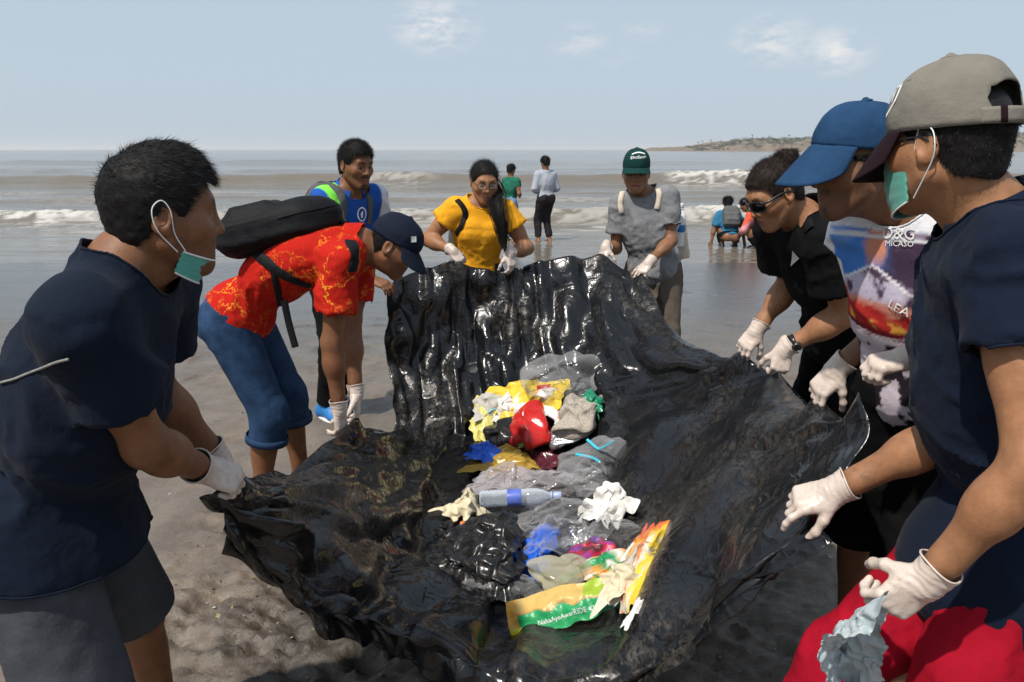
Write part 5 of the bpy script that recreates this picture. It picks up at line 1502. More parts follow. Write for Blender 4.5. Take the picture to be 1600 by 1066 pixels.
def plastic_mat():
    m = bpy.data.materials.new('black_polythene'); m.use_nodes = True
    n = m.node_tree.nodes; l = m.node_tree.links; b = n['Principled BSDF']
    tc = n.new('ShaderNodeTexCoord')
    def noise(sc, det=4, ro=.6, scale=(1, 1, 1), dist=0):
        mp = n.new('ShaderNodeMapping'); mp.inputs['Scale'].default_value = scale; l.new(tc.outputs['Object'], mp.inputs['Vector'])
        t = n.new('ShaderNodeTexNoise'); t.inputs['Scale'].default_value = sc; t.inputs['Detail'].default_value = det; t.inputs['Roughness'].default_value = ro; t.inputs['Distortion'].default_value = dist
        l.new(mp.outputs[0], t.inputs['Vector']); return t.outputs['Fac']
    def mr(v, a, b_, c=0., d=1.):
        q = n.new('ShaderNodeMapRange'); q.inputs['From Min'].default_value = a; q.inputs['From Max'].default_value = b_; q.inputs['To Min'].default_value = c; q.inputs['To Max'].default_value = d
        l.new(v, q.inputs['Value']); return q.outputs[0]
    mu = n.new('ShaderNodeMath'); mu.operation = 'MULTIPLY'; l.new(mr(noise(2.2, 3), .49, .66), mu.inputs[0]); l.new(mr(noise(38, 5, .8, (1, .6, 1), .15), .47, .66), mu.inputs[1])
    mx = n.new('ShaderNodeMix'); mx.data_type = 'RGBA'; mx.inputs['A'].default_value = (.0065, .007, .0085, 1); mx.inputs['B'].default_value = (.16, .125, .088, 1)
    dm = n.new('ShaderNodeMath'); dm.operation = 'MULTIPLY'; dm.inputs[1].default_value = .42; l.new(mu.outputs[0], dm.inputs[0])
    l.new(dm.outputs[0], mx.inputs['Factor']); l.new(mx.outputs['Result'], b.inputs['Base Color'])
    ro = n.new('ShaderNodeMath'); ro.operation = 'MULTIPLY_ADD'; ro.inputs[1].default_value = .5; l.new(mu.outputs[0], ro.inputs[0]); l.new(mr(noise(5, 3, .65), .3, .7, .14, .29), ro.inputs[2]); l.new(ro.outputs[0], b.inputs['Roughness'])
    b.inputs['Specular IOR Level'].default_value = .5
    b1 = n.new('ShaderNodeBump'); b1.inputs['Strength'].default_value = .30; b1.inputs['Distance'].default_value = .006
    def crease(sc):
        a_ = n.new('ShaderNodeMath'); a_.operation = 'SUBTRACT'; a_.inputs[1].default_value = .5; l.new(noise(sc, 0, .5, (1, .9, 1.1), .3), a_.inputs[0])
        b_ = n.new('ShaderNodeMath'); b_.operation = 'ABSOLUTE'; l.new(a_.outputs[0], b_.inputs[0]); return mr(b_.outputs[0], 0, .055, 1, 0)
    su = n.new('ShaderNodeMath'); su.operation = 'MULTIPLY_ADD'; su.inputs[1].default_value = .5; l.new(crease(19), su.inputs[0]); l.new(crease(8), su.inputs[2]); l.new(su.outputs[0], b1.inputs['Height'])
    vo = n.new('ShaderNodeTexVoronoi'); vo.feature = 'DISTANCE_TO_EDGE'; vo.inputs['Scale'].default_value = 24
    dn = n.new('ShaderNodeTexNoise'); dn.inputs['Scale'].default_value = 9; l.new(tc.outputs['Object'], dn.inputs['Vector'])
    ad = n.new('ShaderNodeVectorMath'); ad.operation = 'MULTIPLY_ADD'; ad.inputs[1].default_value = (.16, .16, .16); l.new(dn.outputs['Color'], ad.inputs[0]); l.new(tc.outputs['Object'], ad.inputs[2]); l.new(ad.outputs[0], vo.inputs['Vector'])
    b2 = n.new('ShaderNodeBump'); b2.inputs['Strength'].default_value = .10; b2.inputs['Distance'].default_value = .010; l.new(vo.outputs['Distance'], b2.inputs['Height']); l.new(b1.outputs[0], b2.inputs['Normal'])
    b3 = n.new('ShaderNodeBump'); b3.inputs['Strength'].default_value = .22; b3.inputs['Distance'].default_value = .004; l.new(mu.outputs[0], b3.inputs['Height']); l.new(b2.outputs[0], b3.inputs['Normal'])
    l.new(b3.outputs[0], b.inputs['Normal'])
    return m
M['tarp'] = plastic_mat()
TV, TF = tarp()
TARP = mesh('plastic_sheet', TV, TF, M['tarp'], None, (0.0, 3.0, 0.0), thick=.0012)
tag(TARP, 'large muddy black plastic sheet held up by the volunteers', 'plastic sheet')
TREE = bvh(TV, TF)
# ------------------------------------------------------------------ rubbish collected in the sheet
def film(name, base, rough=.25, alpha=1, var=.12, bump=.2, bscale=60, dirt=.22, spec=.5):
    return mat(name, base, rough, var=var, vscale=25, bump=bump, bscale=bscale, bdetail=3, bdist=.006, alpha=alpha, spec=spec, dirt=((.16, .125, .09), dirt, 35) if dirt else None)
def clear_mat(name, tint=(.9, .9, .9), body=(.55, .55, .56), base=.05, edge=.5, rough=.08):
    """thin see-through film: more opaque and glossy where seen edge-on"""
    m = bpy.data.materials.new(name); m.use_nodes = True; n = m.node_tree.nodes; l = m.node_tree.links; b = n['Principled BSDF']
    b.inputs['Base Color'].default_value = (*body, 1); b.inputs['Roughness'].default_value = rough; b.inputs['Specular IOR Level'].default_value = .9
    tc = n.new('ShaderNodeTexCoord'); t = n.new('ShaderNodeTexNoise'); t.inputs['Scale'].default_value = 45; t.inputs['Detail'].default_value = 2; l.new(tc.outputs['Object'], t.inputs['Vector'])
    bp = n.new('ShaderNodeBump'); bp.inputs['Strength'].default_value = .4; bp.inputs['Distance'].default_value = .006; l.new(t.outputs['Fac'], bp.inputs['Height']); l.new(bp.outputs[0], b.inputs['Normal'])
    lw = n.new('ShaderNodeLayerWeight'); lw.inputs['Blend'].default_value = .45; l.new(bp.outputs[0], lw.inputs['Normal'])
    mr = n.new('ShaderNodeMapRange'); mr.inputs['To Min'].default_value = base; mr.inputs['To Max'].default_value = edge; l.new(lw.outputs['Facing'], mr.inputs['Value'])
    tr = n.new('ShaderNodeBsdfTransparent'); tr.inputs[0].default_value = (*tint, 1)
    mx = n.new('ShaderNodeMixShader'); l.new(mr.outputs[0], mx.inputs[0]); l.new(tr.outputs[0], mx.inputs[1]); l.new(b.outputs[0], mx.inputs[2]); l.new(mx.outputs[0], n['Material Output'].inputs['Surface'])
    return m
FM = dict(
 yellow=film('yellow_film', (.72, .52, .05)), paleyellow=film('pale_yellow_film', (.62, .56, .16)), mustard=film('mustard_film', (.36, .22, .025)),
 red=film('red_film', (.50, .018, .015), .2), black=film('black_film', (.012, .012, .013), .25), maroon=film('maroon_film', (.10, .018, .030), .2, .85),
 blue=film('blue_film', (.012, .11, .62), .28), green=film('green_film', (.015, .22, .12)), beige=mat('speckled_cloth', (.42, .37, .31), .9, var=.5, vscale=160, bump=.8, bscale=120),
 white=film('white_paper', (.72, .70, .66), .7), cream=film('cream_cloth', (.66, .58, .40), .75), orange=film('orange_film', (.70, .20, .06)), purple=film('purple_film', (.32, .10, .48)),
 clear=clear_mat('clear_film'), clearb=clear_mat('milky_film', (.85, .82, .84), (.62, .58, .60), .20, .7, .14), cyan=film('cyan_zip', (.06, .50, .66), .35, dirt=0), silver=mat('foil', (.6, .6, .6), .25, metal=.9, bump=.6, bscale=60, bdist=.008),
 greyrag=film('grey_rag', (.46, .44, .40), .85), ygrey=clear_mat('yellowish_clear_film', (.85, .82, .66), (.66, .62, .46), .28, .8, .16), attr=mat('printed_packet', attr=True, rough=.32, bump=.5, bscale=60, bdist=.006, bdetail=3, var=.08, vscale=30))
def frame_at(px, py, roll=0, up=.45):
    p, n = shoot(TREE, px, py)
    if p is None: p = A(px, py, 3.0); n = V3(0, -.3, 1)
    z = unit(n * (1 - up) + V3(0, 0, 1) * up); x = orth((1, 0, 0), z); y = np.cross(z, x)
    x, y = x * math.cos(roll) + y * math.sin(roll), y * math.cos(roll) - x * math.sin(roll)
    return p, np.stack([x, y, z]), np.linalg.norm(p - V3(0, 0, CAM_H))
NT = [0]
def crumple(w, h, d, n=30, **kw):
    return crumple_(w, h, d, max(14, int(n * .66)), **kw)
def crumple_(w, h, d, n=30, stretch=1.35, closed=True, seed=0, it=45, sharp=1.0, hollow=False):
    """Crumpled film in local coordinates: width w, length h, height d."""
    if closed:
        nu, nv = n, int(n * .7)
        th, ph = np.meshgrid(np.linspace(0, 2 * np.pi, nu, endpoint=False), np.linspace(.06, np.pi - .06, nv), indexing='ij')
        sq = lambda a: np.sign(a) * np.abs(a) ** .8
        V = np.stack([sq(np.cos(th)) * np.sin(ph), sq(np.sin(th)) * np.sin(ph), np.cos(ph)], -1).reshape(-1, 3)
        F = grid_faces(nu, nv, True)[:, ::-1]
    else:
        nu, nv = n, n
        a, b = np.meshgrid(np.linspace(-1, 1, nu), np.linspace(-1, 1, nv), indexing='ij')
        V = np.stack([a, b, .9 * (1 - a * a) * (1 - b * b) - .5 + .35 * np.sin(3 * a + 2 * b)], -1).reshape(-1, 3); F = grid_faces(nu, nv)
    r = np.random.default_rng(seed); o = r.uniform(0, 50, 3)
    k = 1 + .28 * vnoise(V * 1.3 + o, seed) + .16 * fbm(V * 2.6 + o, 2, seed + 1, ridged=True)
    V = V * k[:, None]; V[:, :2] += .22 * np.stack([vnoise(V * 1.7 + o + 9, seed + 3), vnoise(V * 1.7 + o + 19, seed + 4)], 1)
    V = V * np.array([w, h, d]) * .5
    s_ = max(w, h)
    V = buckle(V, F, 1 + (stretch - 1) * 1.3, it, lim=None, grav=(0, 0, 0), bend=.006, seed=seed, jitter=.06 * s_, hold=.035, damp=.85)
    return V, F
def put(name, label, px, py, w, h, m, d=.05, roll=0, lift=.5, closed=True, stretch=1.3, n=28, col=None, up=.45, cat=None, it=40):
    NT[0] += 1; sd = 100 + NT[0] * 7
    d *= .95; w *= 1.12; h *= 1.1
    p, R, dist = frame_at(px, py, roll, up)
    wm = w * dist / FPX; hm = h * dist / FPX * 1.45
    L, F = crumple(wm, hm, d, n, stretch=stretch, closed=closed, seed=sd, it=it)
    V = p + R[2] * d * lift + L @ R
    c = col(L / np.array([wm, hm, d]) * 2) if col else None
    o = mesh(name, V, F, FM[m] if isinstance(m, str) else m, None, p, col=c, sub=1)
    return tag(o, label, cat or name.replace('_', ' '))
put('plastic_bag', 'large clear plastic bag at the top of the rubbish heap', 880, 612, 84, 62, 'clear', .16, .2, .6, stretch=1.25, n=34, cat='plastic bag')
put('plastic_bag', 'bright yellow torn bag beside the clear bag at the top of the heap', 822, 634, 92, 52, 'yellow', .12, .5, .6, closed=False, n=34, cat='plastic bag')
put('plastic_bag', 'yellow film with a ragged edge in front of the clear bag', 862, 632, 50, 34, 'yellow', .08, -.2, 1.0, closed=False, cat='plastic bag')
put('plastic_bag', 'pale yellow film bag at the left end of the upper heap', 756, 668, 42, 58, 'paleyellow', .13, .2, .6, closed=False, cat='plastic bag')
put('rag', 'beige and grey rag between the yellow bag and pale yellow film', 768, 638, 46, 26, 'greyrag', .10, .2, .5, closed=False)
put('rubbish_paper', 'white crumpled paper lying below the big yellow bag', 800, 648, 36, 26, 'white', .10, .3, 1.0, closed=False, stretch=1.5, cat='paper')
put('wrapper', 'long white wrapper lying across the middle of the upper heap', 843, 660, 66, 20, 'white', .05, -.35, 1.6, closed=False, n=22)
put('packet', 'small round red and white packet on the yellow film', 856, 640, 28, 17, 'attr', .05, .1, 2.6, col=lambda L: np.where((L[:, 1] > -.1)[:, None], [.55, .02, .015], [.7, .66, .6]))
put('plastic_bag', 'shiny red plastic bag in the middle of the upper heap', 843, 690, 54, 52, 'red', .17, .3, .7, stretch=1.15, n=30, cat='plastic bag')
put('plastic_bag', 'small black bag left of the shiny red bag', 798, 690, 56, 44, 'black', .13, .1, .5, cat='plastic bag')
put('plastic_film', 'dark maroon film under the shiny red bag', 822, 716, 92, 34, 'maroon', .07, -.2, .5, closed=False, cat='film')
put('cloth', 'speckled beige cloth on the right of the upper heap', 912, 670, 46, 58, 'beige', .15, -.35, .6, stretch=1.35, n=32)
put('plastic_bag', 'green crumpled film behind the speckled beige cloth', 928, 645, 30, 34, 'green', .12, 0, .6, closed=False, stretch=1.45, cat='plastic bag')
put('foil_wrapper', 'silver foil wrapper between the red bag and the speckled cloth', 893, 690, 46, 24, 'silver', .07, -.1, .9, stretch=1.4, cat='wrapper')
put('wrapper', 'white scrap with orange print above the foil wrapper', 884, 670, 34, 20, 'attr', .05, .1, 1.5, col=lambda L: np.where((np.abs(L[:, 0] + .3) < .3)[:, None], [.75, .22, .03], [.6, .62, .62]))
put('plastic_bag', 'bright blue crumpled bag at the left, beside the mustard bag', 757, 722, 38, 34, 'blue', .12, .3, .6, closed=False, stretch=1.45, cat='plastic bag')
put('plastic_bag', 'mustard brown torn bag below the small black bag', 793, 738, 78, 46, 'mustard', .12, -.2, .6, closed=False, n=32, cat='plastic bag')
put('plastic_film', 'milky clear film sheet just behind the water bottle', 842, 768, 140, 42, 'clearb', .11, .12, .6, n=40, closed=False, stretch=1.2, cat='film')
Z = put('zip_bag', 'clear zip bag with two cyan strips on the right of the heap', 930, 728, 92, 48, 'clear', .08, .1, .6, n=34, stretch=1.15, cat='zip bag')
for pts in (((928, 706), (945, 716), (962, 716), (977, 708)), ((914, 724), (936, 733), (957, 741))):
    P_, N_ = [], []
    for q in pts:
        a, n_ = shoot(TREE, *q); P_.append(a + n_ * .075 + V3(0, -.02, .02)); N_.append(unit(n_ + V3(0, -.4, .4)))
    V, F = ribbon(P_, N_, .014, 20, .003); mesh('zip_strip', V, F, FM['cyan'], Z)
# bottle
def bottle(name, label, p0, p1, r, label_col, capcol, bodymat):
    ax = unit(p1 - p0); L = np.linalg.norm(p1 - p0); a = orth((0, 0, 1), ax); b = np.cross(ax, a)
    th = np.linspace(0, 2 * np.pi, 32, endpoint=False); c = np.cos(th)[:, None] * a + np.sin(th)[:, None] * b
    root = empty(name, p0)
    def lathe(prof): return loft_rings([p0 + ax * L * t + c * r * q for t, q in prof])
    prof = [(0, .3), (.005, .8), (.02, .96)]
    for k in range(26):
        t = .03 + k * .022; prof.append((t, 1.0 if k % 2 else .93))
    prof += [(.62, 1.0), (.70, .97), (.77, .80), (.83, .52), (.87, .36), (.90, .34)]
    mesh('bottle_body', *lathe(prof), bodymat, root, thick=.0008)
    mesh('bottle_label', *lathe([(.34, 1.02), (.35, 1.03), (.50, 1.03), (.51, 1.02)]), label_col, root)
    mesh('bottle_cap', *lathe([(.90, .44), (.905, .48), (.985, .48), (1.0, .44), (1.0, .02)]), capcol, root)
    mesh('neck_ring', *lathe([(.865, .50), (.87, .54), (.885, .54), (.89, .50)]), capcol, root)
    return tag(root, label, 'bottle')
M['pet'] = clear_mat('clear_bottle_plastic', (.92, .94, .97), (.70, .74, .80), .16, .85, .06)
M['labelblue'] = mat('blue_bottle_label', (.10, .16, .55), .35, var=.3, vscale=60)
M['capclear'] = mat('pale_cap_plastic', (.35, .42, .62), .3)
a, n1 = shoot(TREE, 748, 812); b, n2 = shoot(TREE, 884, 806)
bottle('water_bottle', 'clear ribbed water bottle with a blue label lying across the heap', a + n1 * .07 + V3(0, 0, .03), b + n2 * .07 + V3(0, 0, .03), .036, M['labelblue'], M['capclear'], M['pet'])
put('cloth', 'cream crumpled cloth at the left end of the water bottle', 722, 810, 46, 36, 'cream', .13, -.5, .6, closed=False, stretch=1.35)
put('wrapper', 'orange wrapper scrap below the cream cloth', 740, 838, 36, 10, 'orange', .04, -.3, 1.0)
put('plastic_bag', 'large clear bag in the middle of the lower heap below the bottle', 868, 842, 118, 62, 'clear', .18, -.1, .6, n=40, closed=False, stretch=1.25, cat='plastic bag')
put('rubbish_paper', 'white crumpled paper at the right end of the bottle', 955, 808, 60, 44, 'white', .15, .2, .6, cat='paper', stretch=1.5, n=36, closed=False)
put('plastic_bag', 'small clear bag below the white crumpled paper on the right', 946, 850, 80, 34, 'clear', .12, .3, .6, closed=False, cat='plastic bag')
put('rubbish_bag', 'black crumpled rubbish bag on the left of the lower heap', 745, 890, 150, 104, 'black', .20, -.25, .5, n=56, stretch=1.4, closed=False, cat='plastic bag', it=50)
put('wrapper', 'tiny purple wrapper lying on the black rubbish bag', 785, 874, 26, 12, 'purple', .02, .1, 6.5)
put('plastic_bag', 'royal blue torn bag in the middle of the lower heap', 832, 880, 66, 66, 'blue', .12, -.6, .7, closed=False, n=34, cat='plastic bag', stretch=1.35)
put('plastic_bag', 'yellowish clear bag between the blue bag and the green packet', 878, 928, 88, 46, 'ygrey', .11, .2, .7, n=32, stretch=1.2, cat='plastic bag')
put('plastic_film', 'clear crinkled film along the front of the black rubbish bag', 800, 935, 110, 30, 'clear', .07, -.1, .7, n=34, cat='film')
put('wrapper', 'dark wrapper with red and purple print right of the blue bag', 925, 880, 58, 26, 'attr', .06, .5, .8,
    col=lambda L: np.where((np.sin(L[:, 0] * 7 + L[:, 1] * 4) > .4)[:, None], [.50, .02, .05], np.where((np.sin(L[:, 0] * 5 - 2) > .5)[:, None], [.20, .05, .30], [.03, .03, .03])))
put('wrapper', 'orange and green crisp packet in the lower heap', 955, 905, 84, 48, 'attr', .07, .4, .9, closed=False, n=30,
    col=lambda L: np.where((vnoise(L * 1.8, 77) > .12)[:, None], [.02, .25, .09], np.where((vnoise(L * 2.6, 78) > -.25)[:, None], [.72, .30, .05], [.70, .66, .58])))
def bigpacket(L):
    n = vnoise(L * 3, 80) * .25; C = np.tile([.66, .60, .48], (len(L), 1)).astype(float)
    C[(L[:, 1] + n > .35)] = [.72, .36, .03]; C[(L[:, 1] + n > .72)] = [.70, .10, .03]; C[(L[:, 0] + n > .55)] = [.75, .52, .04]
    C[np.abs(L[:, 0] - .2 + n) < .10] = [.65, .16, .05]; C[np.abs(L[:, 1] - .1 + .5 * n) < .04] = [.10, .09, .07]
    return C
put('food_packet', 'torn cream, yellow and orange food packet standing up at the right of the heap', 1008, 892, 66, 112, 'attr', .08, -.62, .7, closed=False, n=34, stretch=1.15, col=bigpacket, cat='packet')
put('cardboard_strip', 'narrow white strip sticking up left of the torn cream packet', 992, 866, 14, 42, 'white', .02, -.5, 1.5, closed=False, stretch=1.05, n=14, cat='strip')
put('paper_scrap', 'thin white torn scrap below the torn cream packet', 992, 962, 12, 30, 'white', .02, -.6, .8, closed=False, stretch=1.1, n=14, cat='scrap')
put('plastic_bag', 'clear crumpled bag leaning on the sheet right of the yellow film', 905, 632, 40, 30, 'clear', .12, .4, .7, closed=False, stretch=1.4, cat='plastic bag')
put('plastic_film', 'clear film bundle left of the bottle neck, below the mustard bag', 782, 768, 70, 34, 'clearb', .12, .5, .7, closed=False, stretch=1.45, cat='film')
put('plastic_film', 'clear film lump right of the milky sheet, above the white paper', 915, 768, 60, 34, 'clear', .13, -.4, .7, closed=False, stretch=1.4, cat='film')
put('plastic_bag', 'clear crumpled bag covering the right half of the royal blue bag', 868, 880, 70, 50, 'clear', .15, .5, 1.0, closed=False, stretch=1.4, n=36, cat='plastic bag')
put('wrapper', 'small yellow wrapper under the left end of the bottle', 768, 846, 40, 20, 'paleyellow', .07, .4, .9, closed=False, stretch=1.4)
put('wrapper', 'brown and orange wrapper below the bottle, right of the orange scrap', 790, 852, 44, 22, 'attr', .08, -.3, .9, closed=False, stretch=1.4, col=lambda L: np.where((vnoise(L * 2.4, 88) > .0)[:, None], [.50, .26, .10], [.62, .52, .36]))
put('tissue', 'crumpled white tissue lying beside the orange and green crisp packet', 985, 932, 50, 36, 'cream', .10, .3, .8, closed=False, stretch=1.45)
put('plastic_bag', 'crumpled silver-grey bag above the dark printed wrapper', 905, 862, 44, 26, 'silver', .08, .2, .9, closed=False, stretch=1.45, cat='plastic bag')
put('wrapper', 'small teal wrapper behind the beige and grey rag', 786, 630, 34, 22, 'attr', .07, .2, .8, closed=False, stretch=1.4, col=lambda L: np.tile([.20, .42, .45], (len(L), 1)))
put('plastic_bag', 'small green leaf-patterned film below the shiny red bag', 826, 716, 28, 16, 'attr', .06, .1, 1.6, closed=False, stretch=1.4, cat='plastic bag', col=lambda L: np.where((vnoise(L * 3, 89) > .0)[:, None], [.16, .20, .02], [.03, .04, .02]))
# flattened flour packet with print along its edge
def flour():
    a = shoot(TREE, 800, 985)[0]; b = shoot(TREE, 962, 940)[0]
    c = (a + b) / 2 + V3(0, 0, .035); x = unit(b - a); L = np.linalg.norm(b - a); z = unit(V3(0, -.62, .78) - x * np.dot(V3(0, -.62, .78), x)); y = np.cross(z, x)
    nu, nv = 60, 24; u, v = np.meshgrid(np.linspace(-.5, .5, nu), np.linspace(-.5, .5, nv), indexing='ij'); u = u.ravel(); v = v.ravel()
    wd = .13
    bend = .018 * np.cos(v * 2.6) + .006 * vnoise(np.stack([u * 12, v * 5, 0 * u], 1), 5) + .010 * vnoise(np.stack([u * 4, v * 3, 0 * u], 1), 6) - .035 * (v + .5) ** 2 * 0
    Y = v * wd * (1 - .25 * sstep(.2, .5, u)) + .006 * vnoise(np.stack([u * 9, v * 2, 0 * u + 4], 1), 7)
    V = c + u[:, None] * x * L * 1.05 + Y[:, None] * y + bend[:, None] * z
    C = np.tile([.02, .30, .10], (len(u), 1)).astype(float)
    n = .06 * vnoise(np.stack([u * 8, v * 3, 0 * u], 1), 8)
    C[v + n > .02] = [.60, .40, .12]; C[(v + n > .02) & (u > .2)] = [.30, .42, .03]; C[(u < -.40)] = [.66, .34, .05]; C[(u < -.30) & (v < -.25)] = [.62, .58, .03]; C[np.abs(v - .02 + n) < .02] = [.55, .25, .08]
    o = mesh('flour_packet', V, grid_faces(nu, nv), FM['attr'], None, c, col=C)
    tag(o, 'flattened green and gold packet with white lettering along its edge, front of the heap', 'packet')
    tr = bvh(V, grid_faces(nu, nv))
    Vt, Ft = text_mesh('NahaAyeAwarRIDE CHAKKI', .0215)
    decal('lettering', Vt, Ft, c + x * L * .10 - y * wd * .27, x, y, tr, M['print'], o, .0025)
flour()

# flecks of shell, leaf and plastic trodden into the sand
rf = np.random.default_rng(77); nF = 900
fx = np.where(rf.random(nF) < .6, rf.normal(-.75, .55, nF), rf.uniform(-3, 3, nF)); fy = np.where(rf.random(nF) < .6, rf.normal(2.45, .45, nF), rf.uniform(2.0, 6.0, nF))
fz = sand_h(fx, fy) + .003
sz = rf.uniform(.003, .011, nF)[:, None]; a_ = rf.normal(0, 1, (nF, 3)) * np.array([1, 1, .35]); a_ = a_ / np.linalg.norm(a_, axis=1)[:, None] * sz
b_ = np.cross(a_, rf.normal(0, .4, (nF, 3)) + np.array([0, 0, 1.])) * .6; c_ = np.stack([fx, fy, fz], 1)
Cf = np.array([[.30, .21, .09], [.10, .07, .04], [.45, .40, .32], [.05, .05, .045], [.22, .24, .08]])[rf.integers(0, 5, nF)]
o = mesh('sand_debris', np.stack([c_ - a_, c_ + b_, c_ + a_ + np.array([0, 0, .003]), c_ - b_], 1).reshape(-1, 3), np.arange(4 * nF).reshape(-1, 4), FM['attr'], smooth_=False, col=np.repeat(Cf, 4, 0))
tag(o, 'small flecks of leaf, shell and plastic trodden into the sand', 'debris', kind='stuff')
# ------------------------------------------------------------------ what people wear and carry
def face_mask(P, m, under=False):
    H = P['H']; nu, nv = 41, 17
    a, b = np.meshgrid(np.linspace(-1, 1, nu), np.linspace(0, 1, nv), indexing='ij')
    t = a * 1.42; pl = .0022 * np.abs(((b * 4) % 1) - .5) * 2
    if under:
        front = np.cos(t).clip(0)
        z = lerp(-.062 - .026 * front, -.104 - .032 * front, b); y = lerp(.012 + .080 * front, .002 + .060 * front, b) + pl
        x = .072 * np.sin(t) * lerp(1.0, .78, b)
        loop = lambda s: [(s * .077, .030, -.064), (s * .080, .010, -.030), (s * .086, .002, .012), (s * .086, -.014, .030), (s * .090, -.030, .012), (s * .086, -.020, -.026), (s * .077, .016, -.066)]
    else:
        x = .069 * np.sin(t); front = np.cos(t).clip(0)
        z = lerp(-.042 + .040 * front, -.092 - .034 * front, b); y = .018 + lerp(.092, .078, b) * front + .012 * np.sin(b * np.pi) * front + pl
        loop = lambda s: [(s * .069, .022, -.043), (s * .076, .012, -.010), (s * .083, -.004, .030), (s * .087, -.028, .022), (s * .091, -.036, -.004), (s * .084, -.026, -.032), (s * .068, .020, -.092)]
    V = H.W(np.stack([x, y, z], -1).reshape(-1, 3))
    o = mesh('face_mask', V, grid_faces(nu, nv), M[m], P['root'], thick=.0022)
    for edge in (0, -1):
        q = V.reshape(nu, nv, 3)[:, edge]; mesh('mask_binding', *tube(q, .0020, 60, 6), M['elastic'], o)
    for s in (-1, 1):
        mesh('ear_loop', *tube([H.w(*q) for q in loop(s)], .0012, 40, 6), M['elastic'], o)
face_mask(p1, 'maskgreen', True)
face_mask(p8, 'maskdark')
def glasses(P, frame, lens, r=(.026, .019), y=.104, thick=.0018, wrap=False, dz=0.0):
    H = P['H']
    root = None
    for s in (-1, 1):
        th = np.linspace(0, 2 * np.pi, 33); cx = s * .034
        sq = lambda q: np.sign(q) * np.abs(q) ** .75
        pts = np.stack([cx + r[0] * sq(np.cos(th)), y - (.012 if not wrap else .016) * ((cx + r[0] * np.cos(th)) / .06) ** 2, .006 + dz + r[1] * sq(np.sin(th))], 1)
        Wp = H.W(pts)
        f = mesh('spectacle_frame' if not wrap else 'sunglasses', *tube(Wp, thick * H.s, 50, 6), M[frame], P['root'] if root is None else root)
        if root is None: root = f
        c = Wp[:-1].mean(0); V = np.concatenate([[c + H.f * .002], Wp[:-1]]); F = [(0, i + 1, (i + 1) % 32 + 1) for i in range(32)]
        mesh('lens', V, F, M[lens], root)
        q = [H.w(s * .059, y - .013, .014 + dz), H.w(s * .074, .06, .014), H.w(s * .081, .0, .012), H.w(s * .080, -.032, -.006)]
        mesh('temple', *tube(q, thick * H.s * (1.6 if wrap else 1.1), 24, 6), M[frame], root)
    mesh('bridge', *tube([H.w(-.010, y, .010), H.w(0, y + .005, .013), H.w(.010, y, .010)], thick * H.s, 10, 6), M[frame], root)
glasses(p4, 'blackplastic', 'lens')
glasses(p6, 'blackplastic', 'lensdark', (.034, .021), .102, .0030, True)
glasses(p8, 'blackplastic', 'lens', (.025, .017), .103, dz=-.008)

# strap helper: lies on the garment where the frame shows it
def strap(P, pts, w, m, parent, name='strap', th=.005, tree=None, lift=.004):
    tree = tree or bvh(*P['shirtVF']); A_, N_ = [], []
    for q in pts:
        a, n = shoot(tree, *q)
        if a is None: continue
        A_.append(a + n * lift); N_.append(n)
    if len(A_) < 3: return None
    N_ = smooth_path(N_); A_ = smooth_path(A_, .25)
    return mesh(name, *ribbon(A_, N_, w, 40, th), M[m], parent)
def smooth_path(N, a=.5):
    N = np.array(N); Q = N.copy(); Q[1:-1] = (1 - a) * N[1:-1] + a * .5 * (N[:-2] + N[2:]); return Q
def densify(pts, k=4):
    return [tuple(q) for q in catmull(np.array(pts, float), (len(pts) - 1) * k + 1)]
def rucksack(name, label, P, off, half, m, up=.0, r=.05, seed=1, h=.010, pocket=True, tilt=0.0, cat='backpack', fold=1.06, taper=.8):
    c = P['chest'] - P['fw'] * off + P['upc'] * up; R = P['Rc']
    if tilt: R = np.stack([R[0], rotv(R[1], R[0], tilt), rotv(R[2], R[0], tilt)])
    root = empty(name, c); half = np.array(half)
    pr = [box_(c - R[2] * half[2] * .15, half * np.array([1, 1, .85]), R, r, .04), box_(c + R[2] * half[2] * .45, half * np.array([taper, .85, .55]), R, r, .08)]
    if pocket: pr.append(box_(c - R[2] * half[2] * .35 - R[1] * half[1] * .8, half * np.array([.78, .55, .45]), R, r * .7, .02))
    V, F = nets(pr, h); V = smooth(V, F, 2, .4)
    V = buckle(V, F, fold, 45, lim=(-.012, .02), bend=.08, seed=seed, hp=20, gain=1.2)
    b = mesh('bag_body', V, F, M[m], root)
    # zip line over the top and a hanging loop
    top = [c + R[0] * half[0] * math.sin(t) * .98 - R[1] * half[1] * .35 + R[2] * (half[2] * .25 + half[2] * .72 * math.cos(t)) for t in np.linspace(-1.7, 1.7, 9)]
    tr = bvh(V, F); pts = []
    for q in top:
        hit = tr.find_nearest(Vector(q)); pts.append(np.array(hit[0]) + np.array(hit[1]) * .001)
    mesh('zip', *tube(pts, .0028, 60, 6), M['blacknylon'], root)
    mesh('loop', *tube([c + R[2] * half[2] * .95 + R[0] * s * .03 + R[1] * half[1] * .5 + R[2] * (.03 if s == 0 else 0) for s in (-1, -.5, 0, .5, 1)], .005, 20, 6), M['blacknylon'], root)
    tag(root, label, cat)
    return root, (V, F)
B2, B2VF = rucksack('backpack', 'black backpack lying on the back of the man in the red tee', p2, .152, (.150, .088, .262), 'blacknylon', up=-.085, r=.085, seed=31, tilt=-.06, taper=.62, fold=1.10)
strap(p2, densify([(386, 384), (410, 404), (440, 427), (468, 441), (486, 446)]), .045, 'blacknylon', B2, 'shoulder_strap')
strap(p2, densify([(548, 378), (552, 392), (553, 408), (549, 424)]), .05, 'blacknylon', B2, 'shoulder_strap')
